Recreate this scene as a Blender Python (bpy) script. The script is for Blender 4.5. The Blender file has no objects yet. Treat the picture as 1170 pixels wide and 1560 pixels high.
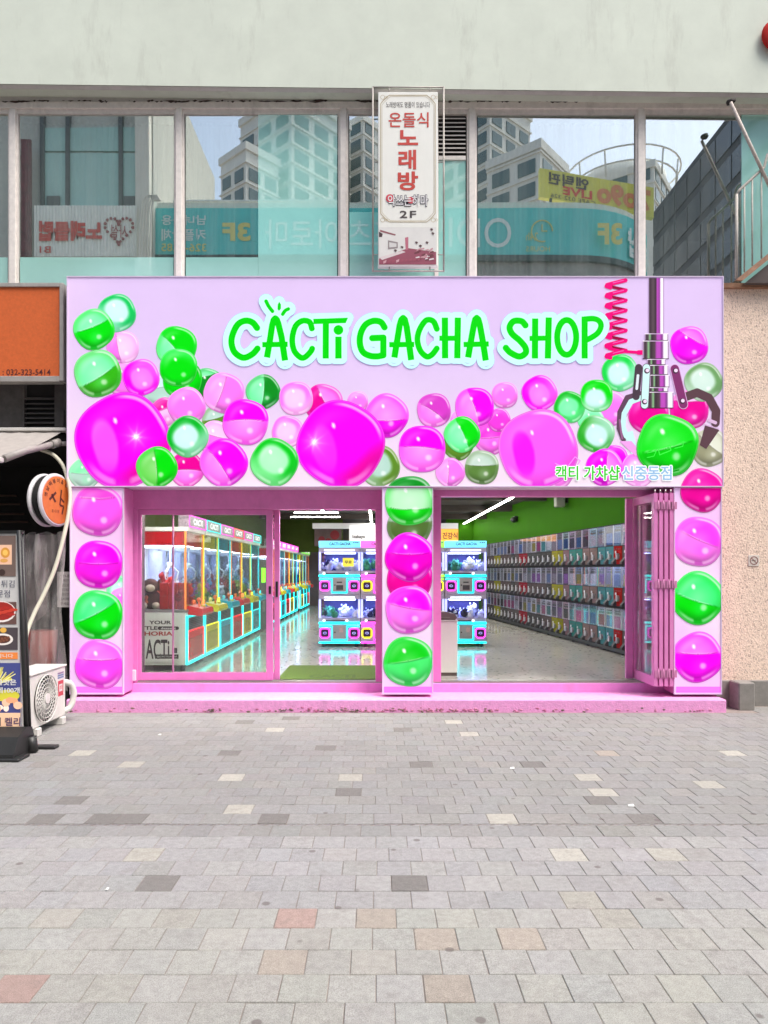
import bpy, math, random
import numpy as np
from mathutils import Vector, Matrix
random.seed(7)
R = math.radians

# ------------------------------------------------------------------ camera, world, sun, exposure
scene = bpy.context.scene
C = scene.collection
FPX, CAMH, CX, HY = 1089.0, 1.72, 575.0, 869.0      # focal length in photo pixels, eye height, vanishing point
cam_d = bpy.data.cameras.new('camera'); cam = bpy.data.objects.new('camera', cam_d); C.objects.link(cam)
cam.location = (0, 0, CAMH); cam.rotation_euler = (R(90), 0, 0)
cam_d.sensor_fit = 'VERTICAL'; cam_d.sensor_height = 36; cam_d.lens = 36*FPX/1560
cam_d.shift_y = 89/1560; cam_d.shift_x = 10/1560
cam_d.clip_start = .05; cam_d.clip_end = 2000
scene.camera = cam

SUN_EL, SUN_AZ = 60, 126        # degrees; azimuth clockwise from +Y
world = bpy.data.worlds.new('World'); scene.world = world; world.use_nodes = True
wn = world.node_tree.nodes; wl = world.node_tree.links; wn.clear()
sky = wn.new('ShaderNodeTexSky'); sky.sky_type = 'NISHITA'; sky.sun_disc = False
sky.sun_elevation = R(SUN_EL); sky.sun_rotation = R(SUN_AZ)
sky.air_density = 1.0; sky.dust_density = 3.0; sky.ozone_density = 1.0
hs = wn.new('ShaderNodeHueSaturation'); hs.inputs['Saturation'].default_value = .75
bg = wn.new('ShaderNodeBackground'); bg.inputs['Strength'].default_value = .10
wo = wn.new('ShaderNodeOutputWorld')
wl.new(sky.outputs[0], hs.inputs['Color']); wl.new(hs.outputs[0], bg.inputs['Color']); wl.new(bg.outputs[0], wo.inputs[0])

sd = bpy.data.lights.new('sun', 'SUN'); sd.energy = 1.35; sd.angle = R(30); sd.color = (1, .96, .9)
sun = bpy.data.objects.new('sun', sd); C.objects.link(sun)
_d = Vector((math.sin(R(SUN_AZ))*math.cos(R(SUN_EL)), math.cos(R(SUN_AZ))*math.cos(R(SUN_EL)), math.sin(R(SUN_EL))))
sun.rotation_euler = _d.to_track_quat('Z', 'Y').to_euler(); sun.location = (0, -5, 30)

vs = scene.view_settings
scene.display_settings.display_device = 'sRGB'
vs.view_transform = 'Standard'; vs.look = 'None'; vs.exposure = 1.5; vs.gamma = 1; vs.use_curve_mapping = False
scene.render.engine = 'CYCLES'
cy = scene.cycles
cy.use_denoising = True; cy.max_bounces = 10; cy.glossy_bounces = 6; cy.transparent_max_bounces = 96; cy.diffuse_bounces = 4
cy.caustics_reflective = False; cy.caustics_refractive = False; cy.sample_clamp_indirect = 6

# ------------------------------------------------------------------ helpers
def lin1(v):
    v = v/255.0
    return v/12.92 if v <= .04045 else ((v+.055)/1.055)**2.4
def lin(c): return tuple(lin1(v) for v in c)
def W(px, py, Y): return ((px-CX)*Y/FPX, Y, CAMH-(py-HY)*Y/FPX)
def WX(px, Y): return (px-CX)*Y/FPX
def WZ(py, Y): return CAMH-(py-HY)*Y/FPX

MATS = {}
def mat(name, col=(200, 200, 200), rough=.6, metal=0, var=.12, vscale=6, bump=0, bscale=60, emit=0, ecol=None,
        src=None, coat=0, alb=None, spec=.5, dirt=0, trans=0):
    """procedural principled material; col in sRGB bytes, alb overrides it in linear; src 'attr'/'obj' takes colour from vertex / object colour"""
    if name in MATS: return MATS[name]
    m = bpy.data.materials.new(name); m.use_nodes = True
    nt = m.node_tree; n = nt.nodes; l = nt.links
    b = n['Principled BSDF']
    base = alb if alb else lin(col)
    b.inputs['Roughness'].default_value = rough; b.inputs['Metallic'].default_value = metal
    b.inputs['Coat Weight'].default_value = coat; b.inputs['Coat Roughness'].default_value = .05
    b.inputs['Specular IOR Level'].default_value = spec
    tc = n.new('ShaderNodeTexCoord')
    if src == 'attr':
        c = n.new('ShaderNodeAttribute'); c.attribute_name = 'Col'; cout = c.outputs['Color']
    elif src == 'obj':
        c = n.new('ShaderNodeObjectInfo'); cout = c.outputs['Color']
    else:
        c = n.new('ShaderNodeRGB'); c.outputs[0].default_value = (*base, 1); cout = c.outputs[0]
    if var > 0:
        no = n.new('ShaderNodeTexNoise'); no.inputs['Scale'].default_value = vscale; no.inputs['Detail'].default_value = 5
        no.inputs['Roughness'].default_value = .65
        geo = n.new('ShaderNodeNewGeometry'); l.new(geo.outputs['Position'], no.inputs['Vector'])
        mr = n.new('ShaderNodeMapRange'); mr.inputs[1].default_value = .25; mr.inputs[2].default_value = .75
        mr.inputs[3].default_value = 1-var; mr.inputs[4].default_value = 1+var
        l.new(no.outputs['Fac'], mr.inputs[0])
        mx = n.new('ShaderNodeMix'); mx.data_type = 'RGBA'; mx.blend_type = 'MULTIPLY'; mx.inputs['Factor'].default_value = 1
        l.new(cout, mx.inputs[6]); l.new(mr.outputs[0], mx.inputs[7]); cout = mx.outputs[2]
        if dirt > 0:
            n2 = n.new('ShaderNodeTexNoise'); n2.inputs['Scale'].default_value = 2.2; n2.inputs['Detail'].default_value = 8; n2.inputs['Roughness'].default_value = .7
            mp = n.new('ShaderNodeMapping'); mp.inputs['Scale'].default_value = (1.6, 1.6, .35)
            l.new(geo.outputs['Position'], mp.inputs['Vector']); l.new(mp.outputs[0], n2.inputs['Vector'])
            r2 = n.new('ShaderNodeMapRange'); r2.inputs[1].default_value = .55; r2.inputs[2].default_value = .8; r2.inputs[4].default_value = dirt
            l.new(n2.outputs['Fac'], r2.inputs[0])
            m2 = n.new('ShaderNodeMix'); m2.data_type = 'RGBA'; m2.inputs[7].default_value = (.16, .13, .10, 1)
            l.new(r2.outputs[0], m2.inputs['Factor']); l.new(cout, m2.inputs[6]); cout = m2.outputs[2]
    l.new(cout, b.inputs['Base Color'])
    if bump > 0:
        nb = n.new('ShaderNodeTexNoise'); nb.inputs['Scale'].default_value = bscale; nb.inputs['Detail'].default_value = 4
        g2 = n.new('ShaderNodeNewGeometry'); l.new(g2.outputs['Position'], nb.inputs['Vector'])
        bp = n.new('ShaderNodeBump'); bp.inputs['Strength'].default_value = bump; bp.inputs['Distance'].default_value = .01
        l.new(nb.outputs['Fac'], bp.inputs['Height']); l.new(bp.outputs[0], b.inputs['Normal'])
    if emit > 0:
        if ecol: b.inputs['Emission Color'].default_value = (*lin(ecol), 1)
        else: l.new(cout, b.inputs['Emission Color'])
        b.inputs['Emission Strength'].default_value = emit
    MATS[name] = m
    return m

def glass_mat(name, refl=None, tint=(1, 1, 1), rough=0.0, wav=0, dust_haze=0):
    """thin sheet glass: see-through plus mirror reflection (fresnel, or a fixed coated share)"""
    if name in MATS: return MATS[name]
    m = bpy.data.materials.new(name); m.use_nodes = True
    nt = m.node_tree; n = nt.nodes; l = nt.links; n.clear()
    o = n.new('ShaderNodeOutputMaterial'); mx = n.new('ShaderNodeMixShader')
    tr = n.new('ShaderNodeBsdfTransparent'); tr.inputs[0].default_value = (*tint, 1)
    gl = n.new('ShaderNodeBsdfGlossy'); gl.inputs['Roughness'].default_value = rough
    gl.inputs['Color'].default_value = (.97, 1, .985, 1)
    if refl is None:
        lw_ = n.new('ShaderNodeLayerWeight'); lw_.inputs['Blend'].default_value = .5
        pw = n.new('ShaderNodeMath'); pw.operation = 'POWER'; pw.inputs[1].default_value = 5; l.new(lw_.outputs['Facing'], pw.inputs[0])
        ma = n.new('ShaderNodeMath'); ma.operation = 'MULTIPLY_ADD'; ma.inputs[1].default_value = .9; ma.inputs[2].default_value = .04
        l.new(pw.outputs[0], ma.inputs[0]); l.new(ma.outputs[0], mx.inputs[0])
    else:
        mx.inputs[0].default_value = refl
    if wav:
        nb = n.new('ShaderNodeTexNoise'); nb.inputs['Scale'].default_value = .9; nb.inputs['Detail'].default_value = 1
        g2 = n.new('ShaderNodeNewGeometry'); l.new(g2.outputs['Position'], nb.inputs['Vector'])
        bp = n.new('ShaderNodeBump'); bp.inputs['Strength'].default_value = wav; bp.inputs['Distance'].default_value = .01
        l.new(nb.outputs['Fac'], bp.inputs['Height']); l.new(bp.outputs[0], gl.inputs['Normal'])
    l.new(tr.outputs[0], mx.inputs[1]); l.new(gl.outputs[0], mx.inputs[2]); out = mx.outputs[0]
    if dust_haze:                       # haze over the reflections, put in as streaked dust on the outside
        df = n.new('ShaderNodeBsdfDiffuse'); df.inputs[0].default_value = (.62, .68, .64, 1); m2 = n.new('ShaderNodeMixShader')
        g3 = n.new('ShaderNodeNewGeometry'); mp = n.new('ShaderNodeMapping'); mp.inputs['Scale'].default_value = (7, 7, .35); nd = n.new('ShaderNodeTexNoise'); nd.inputs['Scale'].default_value = 1.6; nd.inputs['Detail'].default_value = 6
        l.new(g3.outputs['Position'], mp.inputs[0]); l.new(mp.outputs[0], nd.inputs['Vector'])
        md = n.new('ShaderNodeMapRange'); md.inputs[1].default_value = .3; md.inputs[2].default_value = .75; md.inputs[3].default_value = dust_haze*.35; md.inputs[4].default_value = dust_haze*1.8
        l.new(nd.outputs['Fac'], md.inputs[0]); l.new(md.outputs[0], m2.inputs[0]); l.new(out, m2.inputs[1]); l.new(df.outputs[0], m2.inputs[2]); out = m2.outputs[0]
    l.new(out, o.inputs[0])
    MATS[name] = m
    return m

ORG = {}
def org(o): return ORG.get(o.name, Vector((0, 0, 0)))
def tag(o, label=None, cat=None, group=None, kind=None):
    if label: o['label'] = label
    if cat: o['category'] = cat
    if group: o['group'] = group
    if kind: o['kind'] = kind
    return o
def thing(name, label, cat, loc=(0, 0, 0), group=None, rz=0):
    o = bpy.data.objects.new(name, None); C.objects.link(o); o.empty_display_size = .1
    o.location = loc; o.rotation_euler = (0, 0, rz)
    ORG[o.name] = Vector(loc)
    return tag(o, label, cat, group)

class MB:
    """mesh collector, in world coordinates; build() makes ONE object"""
    def __init__(s): s.v = []; s.f = []; s.c = []; s.col = None; s.sm = []
    def add(s, vs, fs, smooth=False):
        b = len(s.v); s.v += [tuple(p) for p in vs]
        for f in fs: s.f.append([b+i for i in f]); s.sm.append(smooth)
        s.c += [s.col or (1, 1, 1)]*len(vs)
        return s
    def color(s, c): s.col = lin(c); return s
    def box(s, x0, x1, y0, y1, z0, z1, bev=0):
        if x0 > x1: x0, x1 = x1, x0
        if y0 > y1: y0, y1 = y1, y0
        if z0 > z1: z0, z1 = z1, z0
        if bev <= 0:
            return s.add([(x0, y0, z0), (x1, y0, z0), (x1, y1, z0), (x0, y1, z0), (x0, y0, z1), (x1, y0, z1), (x1, y1, z1), (x0, y1, z1)],
                         [(0, 3, 2, 1), (4, 5, 6, 7), (0, 1, 5, 4), (1, 2, 6, 5), (2, 3, 7, 6), (3, 0, 4, 7)])
        b = min(bev, (x1-x0)*.45, (y1-y0)*.45, (z1-z0)*.45)
        P = []; idx = {}
        for ix, x in enumerate((x0, x1)):
            for iy, y in enumerate((y0, y1)):
                for iz, z in enumerate((z0, z1)):
                    dx, dy, dz = (b if ix == 0 else -b), (b if iy == 0 else -b), (b if iz == 0 else -b)
                    idx[ix, iy, iz] = len(P)
                    P += [(x, y+dy, z+dz), (x+dx, y, z+dz), (x+dx, y+dy, z)]
        i = lambda a, b_, c, k: idx[a, b_, c]+k
        F = [(i(0,0,0,0), i(0,0,1,0), i(0,1,1,0), i(0,1,0,0)), (i(1,0,0,0), i(1,1,0,0), i(1,1,1,0), i(1,0,1,0)),
             (i(0,0,0,1), i(1,0,0,1), i(1,0,1,1), i(0,0,1,1)), (i(0,1,0,1), i(0,1,1,1), i(1,1,1,1), i(1,1,0,1)),
             (i(0,0,0,2), i(0,1,0,2), i(1,1,0,2), i(1,0,0,2)), (i(0,0,1,2), i(1,0,1,2), i(1,1,1,2), i(0,1,1,2))]
        for a in (0, 1):
            for c in (0, 1):
                F.append((i(a,c,0,0), i(a,c,1,0), i(a,c,1,1), i(a,c,0,1)))
                F.append((i(a,0,c,0), i(a,1,c,0), i(a,1,c,2), i(a,0,c,2)))
                F.append((i(0,a,c,1), i(1,a,c,1), i(1,a,c,2), i(0,a,c,2)))
        for k in idx.values(): F.append((k, k+1, k+2))
        return s.add(P, F)
    def quad(s, a, b, c, d): return s.add([a, b, c, d], [(0, 1, 2, 3)])
    def prism(s, poly, axis, a0, a1):
        """extrude a 2-D polygon along an axis: axis 'y' poly in (x,z), 'x' poly in (y,z), 'z' poly in (x,y)"""
        def p3(p, a):
            return (p[0], a, p[1]) if axis == 'y' else ((a, p[0], p[1]) if axis == 'x' else (p[0], p[1], a))
        n = len(poly)
        return s.add([p3(p, a0) for p in poly]+[p3(p, a1) for p in poly],
                     [tuple(range(n))[::-1], tuple(range(n, 2*n))]+[(k, (k+1) % n, n+(k+1) % n, n+k) for k in range(n)])
    def tube(s, pts, r, n=8, close=False, smooth=True):
        pts = [Vector(p) for p in pts]; m = len(pts); rs = r if isinstance(r, (list, tuple)) else [r]*m
        V = []; up = None
        for k in range(m):
            a = pts[(k-1) % m] if (close or k > 0) else pts[k]
            b = pts[(k+1) % m] if (close or k < m-1) else pts[k]
            t = (b-a).normalized()
            if up is None:
                up = Vector((0, 0, 1)) if abs(t.z) < .9 else Vector((1, 0, 0))
            u = (up-t*up.dot(t)).normalized(); w = t.cross(u); up = u
            for j in range(n):
                an = 2*math.pi*j/n
                V.append(pts[k]+(u*math.cos(an)+w*math.sin(an))*rs[k])
        Fs = []
        for k in range(m if close else m-1):
            for j in range(n):
                Fs.append((k*n+j, k*n+(j+1) % n, ((k+1) % m)*n+(j+1) % n, ((k+1) % m)*n+j))
        s.add(V, Fs, smooth)
        if not close:
            b = len(s.v)-m*n
            s.f.append([b+j for j in range(n)][::-1]); s.f.append([b+(m-1)*n+j for j in range(n)]); s.sm += [False, False]
        return s
    def blob(s, c, rx, ry, rz, nu=8, nv=6, jit=0):
        V = []; Fs = []
        for i in range(nv+1):
            th = math.pi*i/nv
            for j in range(nu):
                ph = 2*math.pi*j/nu; k = 1+random.uniform(-jit, jit)
                V.append((c[0]+rx*k*math.sin(th)*math.cos(ph), c[1]+ry*k*math.sin(th)*math.sin(ph), c[2]+rz*k*math.cos(th)))
        for i in range(nv):
            for j in range(nu):
                Fs.append((i*nu+j, (i+1)*nu+j, (i+1)*nu+(j+1) % nu, i*nu+(j+1) % nu))
        return s.add(V, Fs, True)
    def disc(s, c, r, axis='y', n=32, rx=None):
        rx = rx or r
        V = []
        for j in range(n):
            a = 2*math.pi*j/n; u, w = rx*math.cos(a), r*math.sin(a)
            V.append((c[0]+u, c[1], c[2]+w) if axis == 'y' else ((c[0], c[1]+u, c[2]+w) if axis == 'x' else (c[0]+u, c[1]+w, c[2])))
        return s.add(V, [tuple(range(n))])
    def mesh(s, name):
        me = bpy.data.meshes.new(name); me.from_pydata(s.v, [], s.f)
        if any(s.sm): me.polygons.foreach_set('use_smooth', s.sm)
        if s.col is not None:
            ca = me.color_attributes.new('Col', 'FLOAT_COLOR', 'POINT')
            arr = np.ones((len(s.v), 4), dtype=np.float32); arr[:, :3] = np.array(s.c, dtype=np.float32)
            ca.data.foreach_set('color', arr.ravel())
        me.update()
        return me
    def build(s, name, material, parent=None):
        if parent is not None:
            o_ = org(parent); s.v = [(p[0]-o_.x, p[1]-o_.y, p[2]-o_.z) for p in s.v]
        me = s.mesh(name); me.materials.append(material)
        o = bpy.data.objects.new(name, me); C.objects.link(o)
        if parent is not None:
            o.parent = parent; ORG[o.name] = org(parent).copy()
        return o
def solo(name, mb, m, label, cat, base, group=None, kind=None):
    """a one-mesh thing with its origin at base"""
    mb.v = [(p[0]-base[0], p[1]-base[1], p[2]-base[2]) for p in mb.v]
    o = mb.build(name, m); o.location = base; ORG[o.name] = Vector(base)
    return tag(o, label, cat, group, kind)
def struct(name, mb, m, parent=None):
    o = mb.build(name, m, parent)
    if parent is None: o['kind'] = 'structure'
    return o
def copy_tree(o, parent=None):
    c = o.copy(); C.objects.link(c); c.parent = parent
    for ch in o.children: copy_tree(ch, c)
    return c

# ---- lettering: builtin font outlines turned into flat meshes fitted to a rectangle
_tc = {}; TSC = bpy.data.scenes.new('lettering_workshop')
def text_mesh2d(s, offset=0.0, spacing=1.0):
    key = (s, offset, spacing)
    if key in _tc: return _tc[key]
    cu = bpy.data.curves.new('t', 'FONT'); cu.body = s; cu.offset = offset; cu.resolution_u = 4; cu.space_character = spacing
    cu.fill_mode = 'FRONT'
    o = bpy.data.objects.new('t', cu); TSC.collection.objects.link(o)
    TSC.view_layers[0].update(); dg = TSC.view_layers[0].depsgraph
    me = bpy.data.meshes.new_from_object(o.evaluated_get(dg))
    v = [tuple(p.co) for p in me.vertices]; f = [tuple(p.vertices) for p in me.polygons]
    bpy.data.objects.remove(o); bpy.data.curves.remove(cu); bpy.data.meshes.remove(me)
    _tc[key] = (v, f)
    return v, f
def put_text(mb, s, o3, right, up, w, h, bold=0.0, outline=0.0, mirror=False, spacing=1.0):
    """write s into mb so that its plain bounding box fills w x h; o3 is the lower left corner"""
    v0, _ = text_mesh2d(s, bold, spacing)
    v, f = text_mesh2d(s, bold+outline, spacing)
    if not v0 or not v: return mb
    xs = [p[0] for p in v0]; ys = [p[1] for p in v0]
    x0, x1, y0, y1 = min(xs), max(xs), min(ys), max(ys)
    o3 = Vector(o3); right = Vector(right).normalized(); up = Vector(up).normalized()
    kx, ky = w/max(1e-6, x1-x0), h/max(1e-6, y1-y0)
    return mb.add([o3+right*((p[0]-x0)*kx)+up*((p[1]-y0)*ky) for p in v], f)
def text_px(mb, s, px0, py0, px1, py1, Y, **k):
    a = W(px0, py1, Y); b = W(px1, py0, Y)
    return put_text(mb, s, a, (1, 0, 0), (0, 0, 1), b[0]-a[0], b[2]-a[2], **k)

# ---- flat shapes from strokes: distance field + marching squares, so overlapping strokes become one clean sheet
def sdf_shape(strokes, grow=0.0, cell=.5):
    """strokes: (points, width, flat) polylines, ('c',x,y,r) circles or ('p', pts) polygons, in photo pixels -> verts2d, faces"""
    xs = []; ys = []; wmax = 0
    for st in strokes:
        if st[0] == 'c': xs += [st[1]-st[3], st[1]+st[3]]; ys += [st[2]-st[3], st[2]+st[3]]
        elif st[0] == 'p': xs += [p[0] for p in st[1]]; ys += [p[1] for p in st[1]]
        else:
            xs += [p[0] for p in st[0]]; ys += [p[1] for p in st[0]]; wmax = max(wmax, st[1])
    pad = grow+wmax/2+3*cell
    x0, x1, y0, y1 = min(xs)-pad, max(xs)+pad, min(ys)-pad, max(ys)+pad
    nx = int((x1-x0)/cell)+2; ny = int((y1-y0)/cell)+2
    gx = x0+np.arange(nx)*cell; gy = y0+np.arange(ny)*cell
    X, Y = np.meshgrid(gx, gy); Fd = np.full(X.shape, 1e3)
    def seg(ax, ay, bx, by, w, fl):
        dx, dy = bx-ax, by-ay; L = math.hypot(dx, dy)+1e-9
        t = ((X-ax)*dx+(Y-ay)*dy)/L; nrm = ((X-ax)*-dy+(Y-ay)*dx)/L
        if fl == 0: tt = np.clip(t, 0, L); return np.hypot(t-tt, nrm)-w/2
        qa = np.abs(nrm)-w/2; qb = np.abs(t-L/2)-L/2
        return np.hypot(np.maximum(qa, 0), np.maximum(qb, 0))+np.minimum(np.maximum(qa, qb), 0)
    for st in strokes:
        if st[0] == 'c': Fd = np.minimum(Fd, np.hypot(X-st[1], Y-st[2])-st[3]); continue
        if st[0] == 'p':
            P = st[1]; d = np.full(X.shape, 1e9); ins = np.zeros(X.shape, bool)
            for k in range(len(P)):
                (ax, ay), (bx, by) = P[k], P[(k+1) % len(P)]
                d = np.minimum(d, seg(ax, ay, bx, by, 0, 0))
                if ay != by:
                    cr = ((ay > Y) != (by > Y)) & (X < (bx-ax)*(Y-ay)/(by-ay)+ax); ins ^= cr
            Fd = np.minimum(Fd, np.where(ins, -d, d)); continue
        pts, w, flat = st
        for k in range(len(pts)-1):
            Fd = np.minimum(Fd, seg(*pts[k], *pts[k+1], w, 1 if (flat and len(pts) == 2) else 0))
        if flat and len(pts) > 2:      # square off both open ends
            for (e, p) in ((0, 1), (-1, -2)):
                ex, ey = pts[e]; qx, qy = pts[p]; L = math.hypot(ex-qx, ey-qy); ux, uy = (ex-qx)/L, (ey-qy)/L
                cut = ((X-ex)*ux+(Y-ey)*uy > 0) & (np.hypot(X-ex, Y-ey) < w)
                dd = (X-ex)*ux+(Y-ey)*uy
                Fd = np.where(cut, np.maximum(Fd, dd), Fd)
    Fd = Fd-grow
    V = []; Fc = []; vi = {}
    def vert(key, x, y):
        if key not in vi: vi[key] = len(V); V.append((x, y))
        return vi[key]
    ins = Fd < 0
    full = ins[:-1, :-1] & ins[1:, :-1] & ins[:-1, 1:] & ins[1:, 1:]
    anyi = ins[:-1, :-1] | ins[1:, :-1] | ins[:-1, 1:] | ins[1:, 1:]
    for j in range(ny-1):
        row = full[j]; i = 0
        if not anyi[j].any(): continue
        idx = np.flatnonzero(row)
        if len(idx):
            for run in np.split(idx, np.flatnonzero(np.diff(idx) > 1)+1):
                a, b = int(run[0]), int(run[-1])+1
                Fc.append([vert((a, j), gx[a], gy[j]), vert((b, j), gx[b], gy[j]), vert((b, j+1), gx[b], gy[j+1]), vert((a, j+1), gx[a], gy[j+1])])
        for i in np.flatnonzero(anyi[j] & ~row):
            i = int(i); cs = [(i, j), (i+1, j), (i+1, j+1), (i, j+1)]; poly = []
            for k in range(4):
                (ia, ja), (ib, jb) = cs[k], cs[(k+1) % 4]; fa, fb = Fd[ja, ia], Fd[jb, ib]
                if fa < 0: poly.append(vert((ia, ja), gx[ia], gy[ja]))
                if (fa < 0) != (fb < 0):
                    t = fa/(fa-fb); key = ('e',)+tuple(sorted(((ia, ja), (ib, jb))))
                    poly.append(vert(key, gx[ia]+(gx[ib]-gx[ia])*t, gy[ja]+(gy[jb]-gy[ja])*t))
            if len(poly) >= 3: Fc.append(poly)
    return V, Fc
def shape_px(mb, strokes, Y, grow=0.0, cell=.5):
    V, Fc = sdf_shape(strokes, grow, cell)
    return mb.add([W(x, y, Y) for x, y in V], [f[::-1] for f in Fc])

# ------------------------------------------------------------------ ground and pavers
YSTEP, YSIGN, YDOOR, YWIN, YWALL = 8.67, 8.84, 9.22, 9.30, 9.10
FLOOR = .28
PV = .1976; PPH = .405
ground_m = mat('joint_sand', alb=(.27, .23, .205), rough=.95, var=.25, vscale=9)
struct('ground', MB().quad((-400, -400, -.0048), (400, -400, -.0048), (400, 60, -.0048), (-400, 60, -.0048)), ground_m)

def paver_material(name, src):
    m = mat(name, src=src, rough=.85, var=.16, vscale=26, bump=.35, bscale=420)
    nt = m.node_tree; n = nt.nodes; l = nt.links; b = n['Principled BSDF']
    old = b.inputs['Base Color'].links[0].from_socket
    geo = n.new('ShaderNodeNewGeometry')
    # fine aggregate grain
    g = n.new('ShaderNodeTexNoise'); g.inputs['Scale'].default_value = 210; g.inputs['Detail'].default_value = 3
    l.new(geo.outputs['Position'], g.inputs['Vector'])
    mr = n.new('ShaderNodeMapRange'); mr.inputs[1].default_value = .3; mr.inputs[2].default_value = .7; mr.inputs[3].default_value = .72; mr.inputs[4].default_value = 1.25
    l.new(g.outputs['Fac'], mr.inputs[0])
    mx = n.new('ShaderNodeMix'); mx.data_type = 'RGBA'; mx.blend_type = 'MULTIPLY'; mx.inputs['Factor'].default_value = 1
    l.new(old, mx.inputs[6]); l.new(mr.outputs[0], mx.inputs[7])
    # blotchy stains a paver or two wide, and trodden gum
    s = n.new('ShaderNodeTexNoise'); s.inputs['Scale'].default_value = 7.5; s.inputs['Detail'].default_value = 7; s.inputs['Roughness'].default_value = .75
    l.new(geo.outputs['Position'], s.inputs['Vector'])
    r2 = n.new('ShaderNodeMapRange'); r2.inputs[1].default_value = .52; r2.inputs[2].default_value = .75; r2.inputs[4].default_value = .55
    l.new(s.outputs['Fac'], r2.inputs[0])
    m2 = n.new('ShaderNodeMix'); m2.data_type = 'RGBA'; m2.inputs[7].default_value = (.19, .17, .155, 1)
    l.new(r2.outputs[0], m2.inputs['Factor']); l.new(mx.outputs[2], m2.inputs[6])
    vo = n.new('ShaderNodeTexVoronoi'); vo.inputs['Scale'].default_value = 3.4; vo.inputs['Randomness'].default_value = 1
    l.new(geo.outputs['Position'], vo.inputs['Vector'])
    r3 = n.new('ShaderNodeMapRange'); r3.inputs[1].default_value = .060; r3.inputs[2].default_value = .085; r3.inputs[3].default_value = .7; r3.inputs[4].default_value = 0
    l.new(vo.outputs['Distance'], r3.inputs[0])
    m3 = n.new('ShaderNodeMix'); m3.data_type = 'RGBA'; m3.inputs[7].default_value = (.13, .105, .10, 1)
    l.new(r3.outputs[0], m3.inputs['Factor']); l.new(m2.outputs[2], m3.inputs[6]); l.new(m3.outputs[2], b.inputs['Base Color'])
    return m
pav_obj = paver_material('paver_concrete', 'obj'); pav_att = paver_material('paver_concrete_far', 'attr')

def paver_shape(mb, x0, x1, y0, y1, z):
    g, c = .0017, .0028
    x0 += g; x1 -= g; y0 += g; y1 -= g
    mb.add([(x0, y0, z-.03), (x1, y0, z-.03), (x1, y1, z-.03), (x0, y1, z-.03), (x0, y0, z-c), (x1, y0, z-c), (x1, y1, z-c), (x0, y1, z-c),
            (x0+c, y0+c, z), (x1-c, y0+c, z), (x1-c, y1-c, z), (x0+c, y1-c, z)],
           [(8, 9, 10, 11), (4, 5, 9, 8), (5, 6, 10, 9), (6, 7, 11, 10), (7, 4, 8, 11), (0, 1, 5, 4), (1, 2, 6, 5), (2, 3, 7, 6), (3, 0, 4, 7)])
def row_phase(k): return (-.118 if k % 2 else -.015) + .012*math.sin(k*2.3)
CREAM, DARK, RED, TAN = (.40, .38, .335), (.185, .173, .162), (.345, .245, .215), (.35, .305, .26)
special = {}
for col, pts in ((CREAM, [(108,1151),(214,1164),(337,1190),(521,1191),(360,1238),(234,1299),(714,1119),(888,1190),(915,1204),(1104,1147),(759,1255),(1104,1201),(862,1299),(1002,1299),(700,1100),(420,1110)]),
                 (DARK, [(431,1095),(363,1103),(343,1150),(498,1139),(534,1206),(108,1221),(65,1253),(171,1253),(199,1253),(416,1253),(608,1111),(629,1164),(802,1164),(940,1150),(905,1221),(973,1253),(630,1345),(250,1340)]),
                 (RED, [(439,1398),(25,1507)]), (TAN, [(429,1464),(560,1398),(663,1429),(789,1429),(681,1502),(915,1150)])):
    for px, py in pts:
        Y = FPX*CAMH/(py-HY); k = int(math.floor(Y/PV-PPH)); X = WX(px, Y)
        special[k, int(math.floor((X-row_phase(k))/PV))] = col
pavement = tag(bpy.data.objects.new('pavement', None), kind='structure'); C.objects.link(pavement)
rest = MB(); rest.col = (.3, .3, .3); cand = []
YDRAIN = FPX*CAMH/(1267-HY)
KD = int(math.floor(YDRAIN/PV-PPH))
for k in range(3, 47):
    y0 = PV*(k+PPH); y1 = y0+PV
    if y0 > YSTEP+.5: break
    if k > KD: y0 += .035; y1 += .035          # the drain slot takes its own strip
    ph = row_phase(k)
    for j in range(-34, 35):
        x0 = ph+j*PV; x1 = x0+PV; ym = (y0+y1)/2
        if y1 > YSTEP-.004 and x1 > -3.86 and x0 < 4.44: continue
        if ym > YWALL and x0 > 4.2: continue
        q = random.gauss(0, 1)
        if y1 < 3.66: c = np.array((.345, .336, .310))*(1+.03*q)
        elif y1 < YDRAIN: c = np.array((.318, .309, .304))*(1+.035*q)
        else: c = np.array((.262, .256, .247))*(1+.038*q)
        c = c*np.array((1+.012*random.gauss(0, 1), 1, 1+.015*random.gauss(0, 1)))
        u = random.random()
        if u < .001: c = np.array(DARK)*1.3
        elif u < .004: c = np.array(CREAM)*.85
        if (k, j) in special: c = np.array(special[k, j])*random.uniform(.93, 1.07)
        z = random.uniform(-.0015, .0015)
        px0 = CX+x0*FPX/ym; px1 = CX+x1*FPX/ym
        vis = px1 > 0 and px0 < 1170 and FPX*CAMH/y1+HY < 1560
        cand.append((ym if vis else 99, x0, x1, y0, y1, z, tuple(c)))
cand.sort(key=lambda t: t[0])
pm = MB(); paver_shape(pm, -PV/2, PV/2, -PV/2, PV/2, 0); pmesh = pm.mesh('paver'); pmesh.materials.append(pav_obj)
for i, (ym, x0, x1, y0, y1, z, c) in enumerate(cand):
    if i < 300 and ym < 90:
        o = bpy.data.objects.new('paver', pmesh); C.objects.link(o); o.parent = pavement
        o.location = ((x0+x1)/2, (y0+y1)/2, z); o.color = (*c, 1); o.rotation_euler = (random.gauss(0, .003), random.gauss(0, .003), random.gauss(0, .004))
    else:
        rest.col = c; paver_shape(rest, x0, x1, y0, y1, z)
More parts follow.
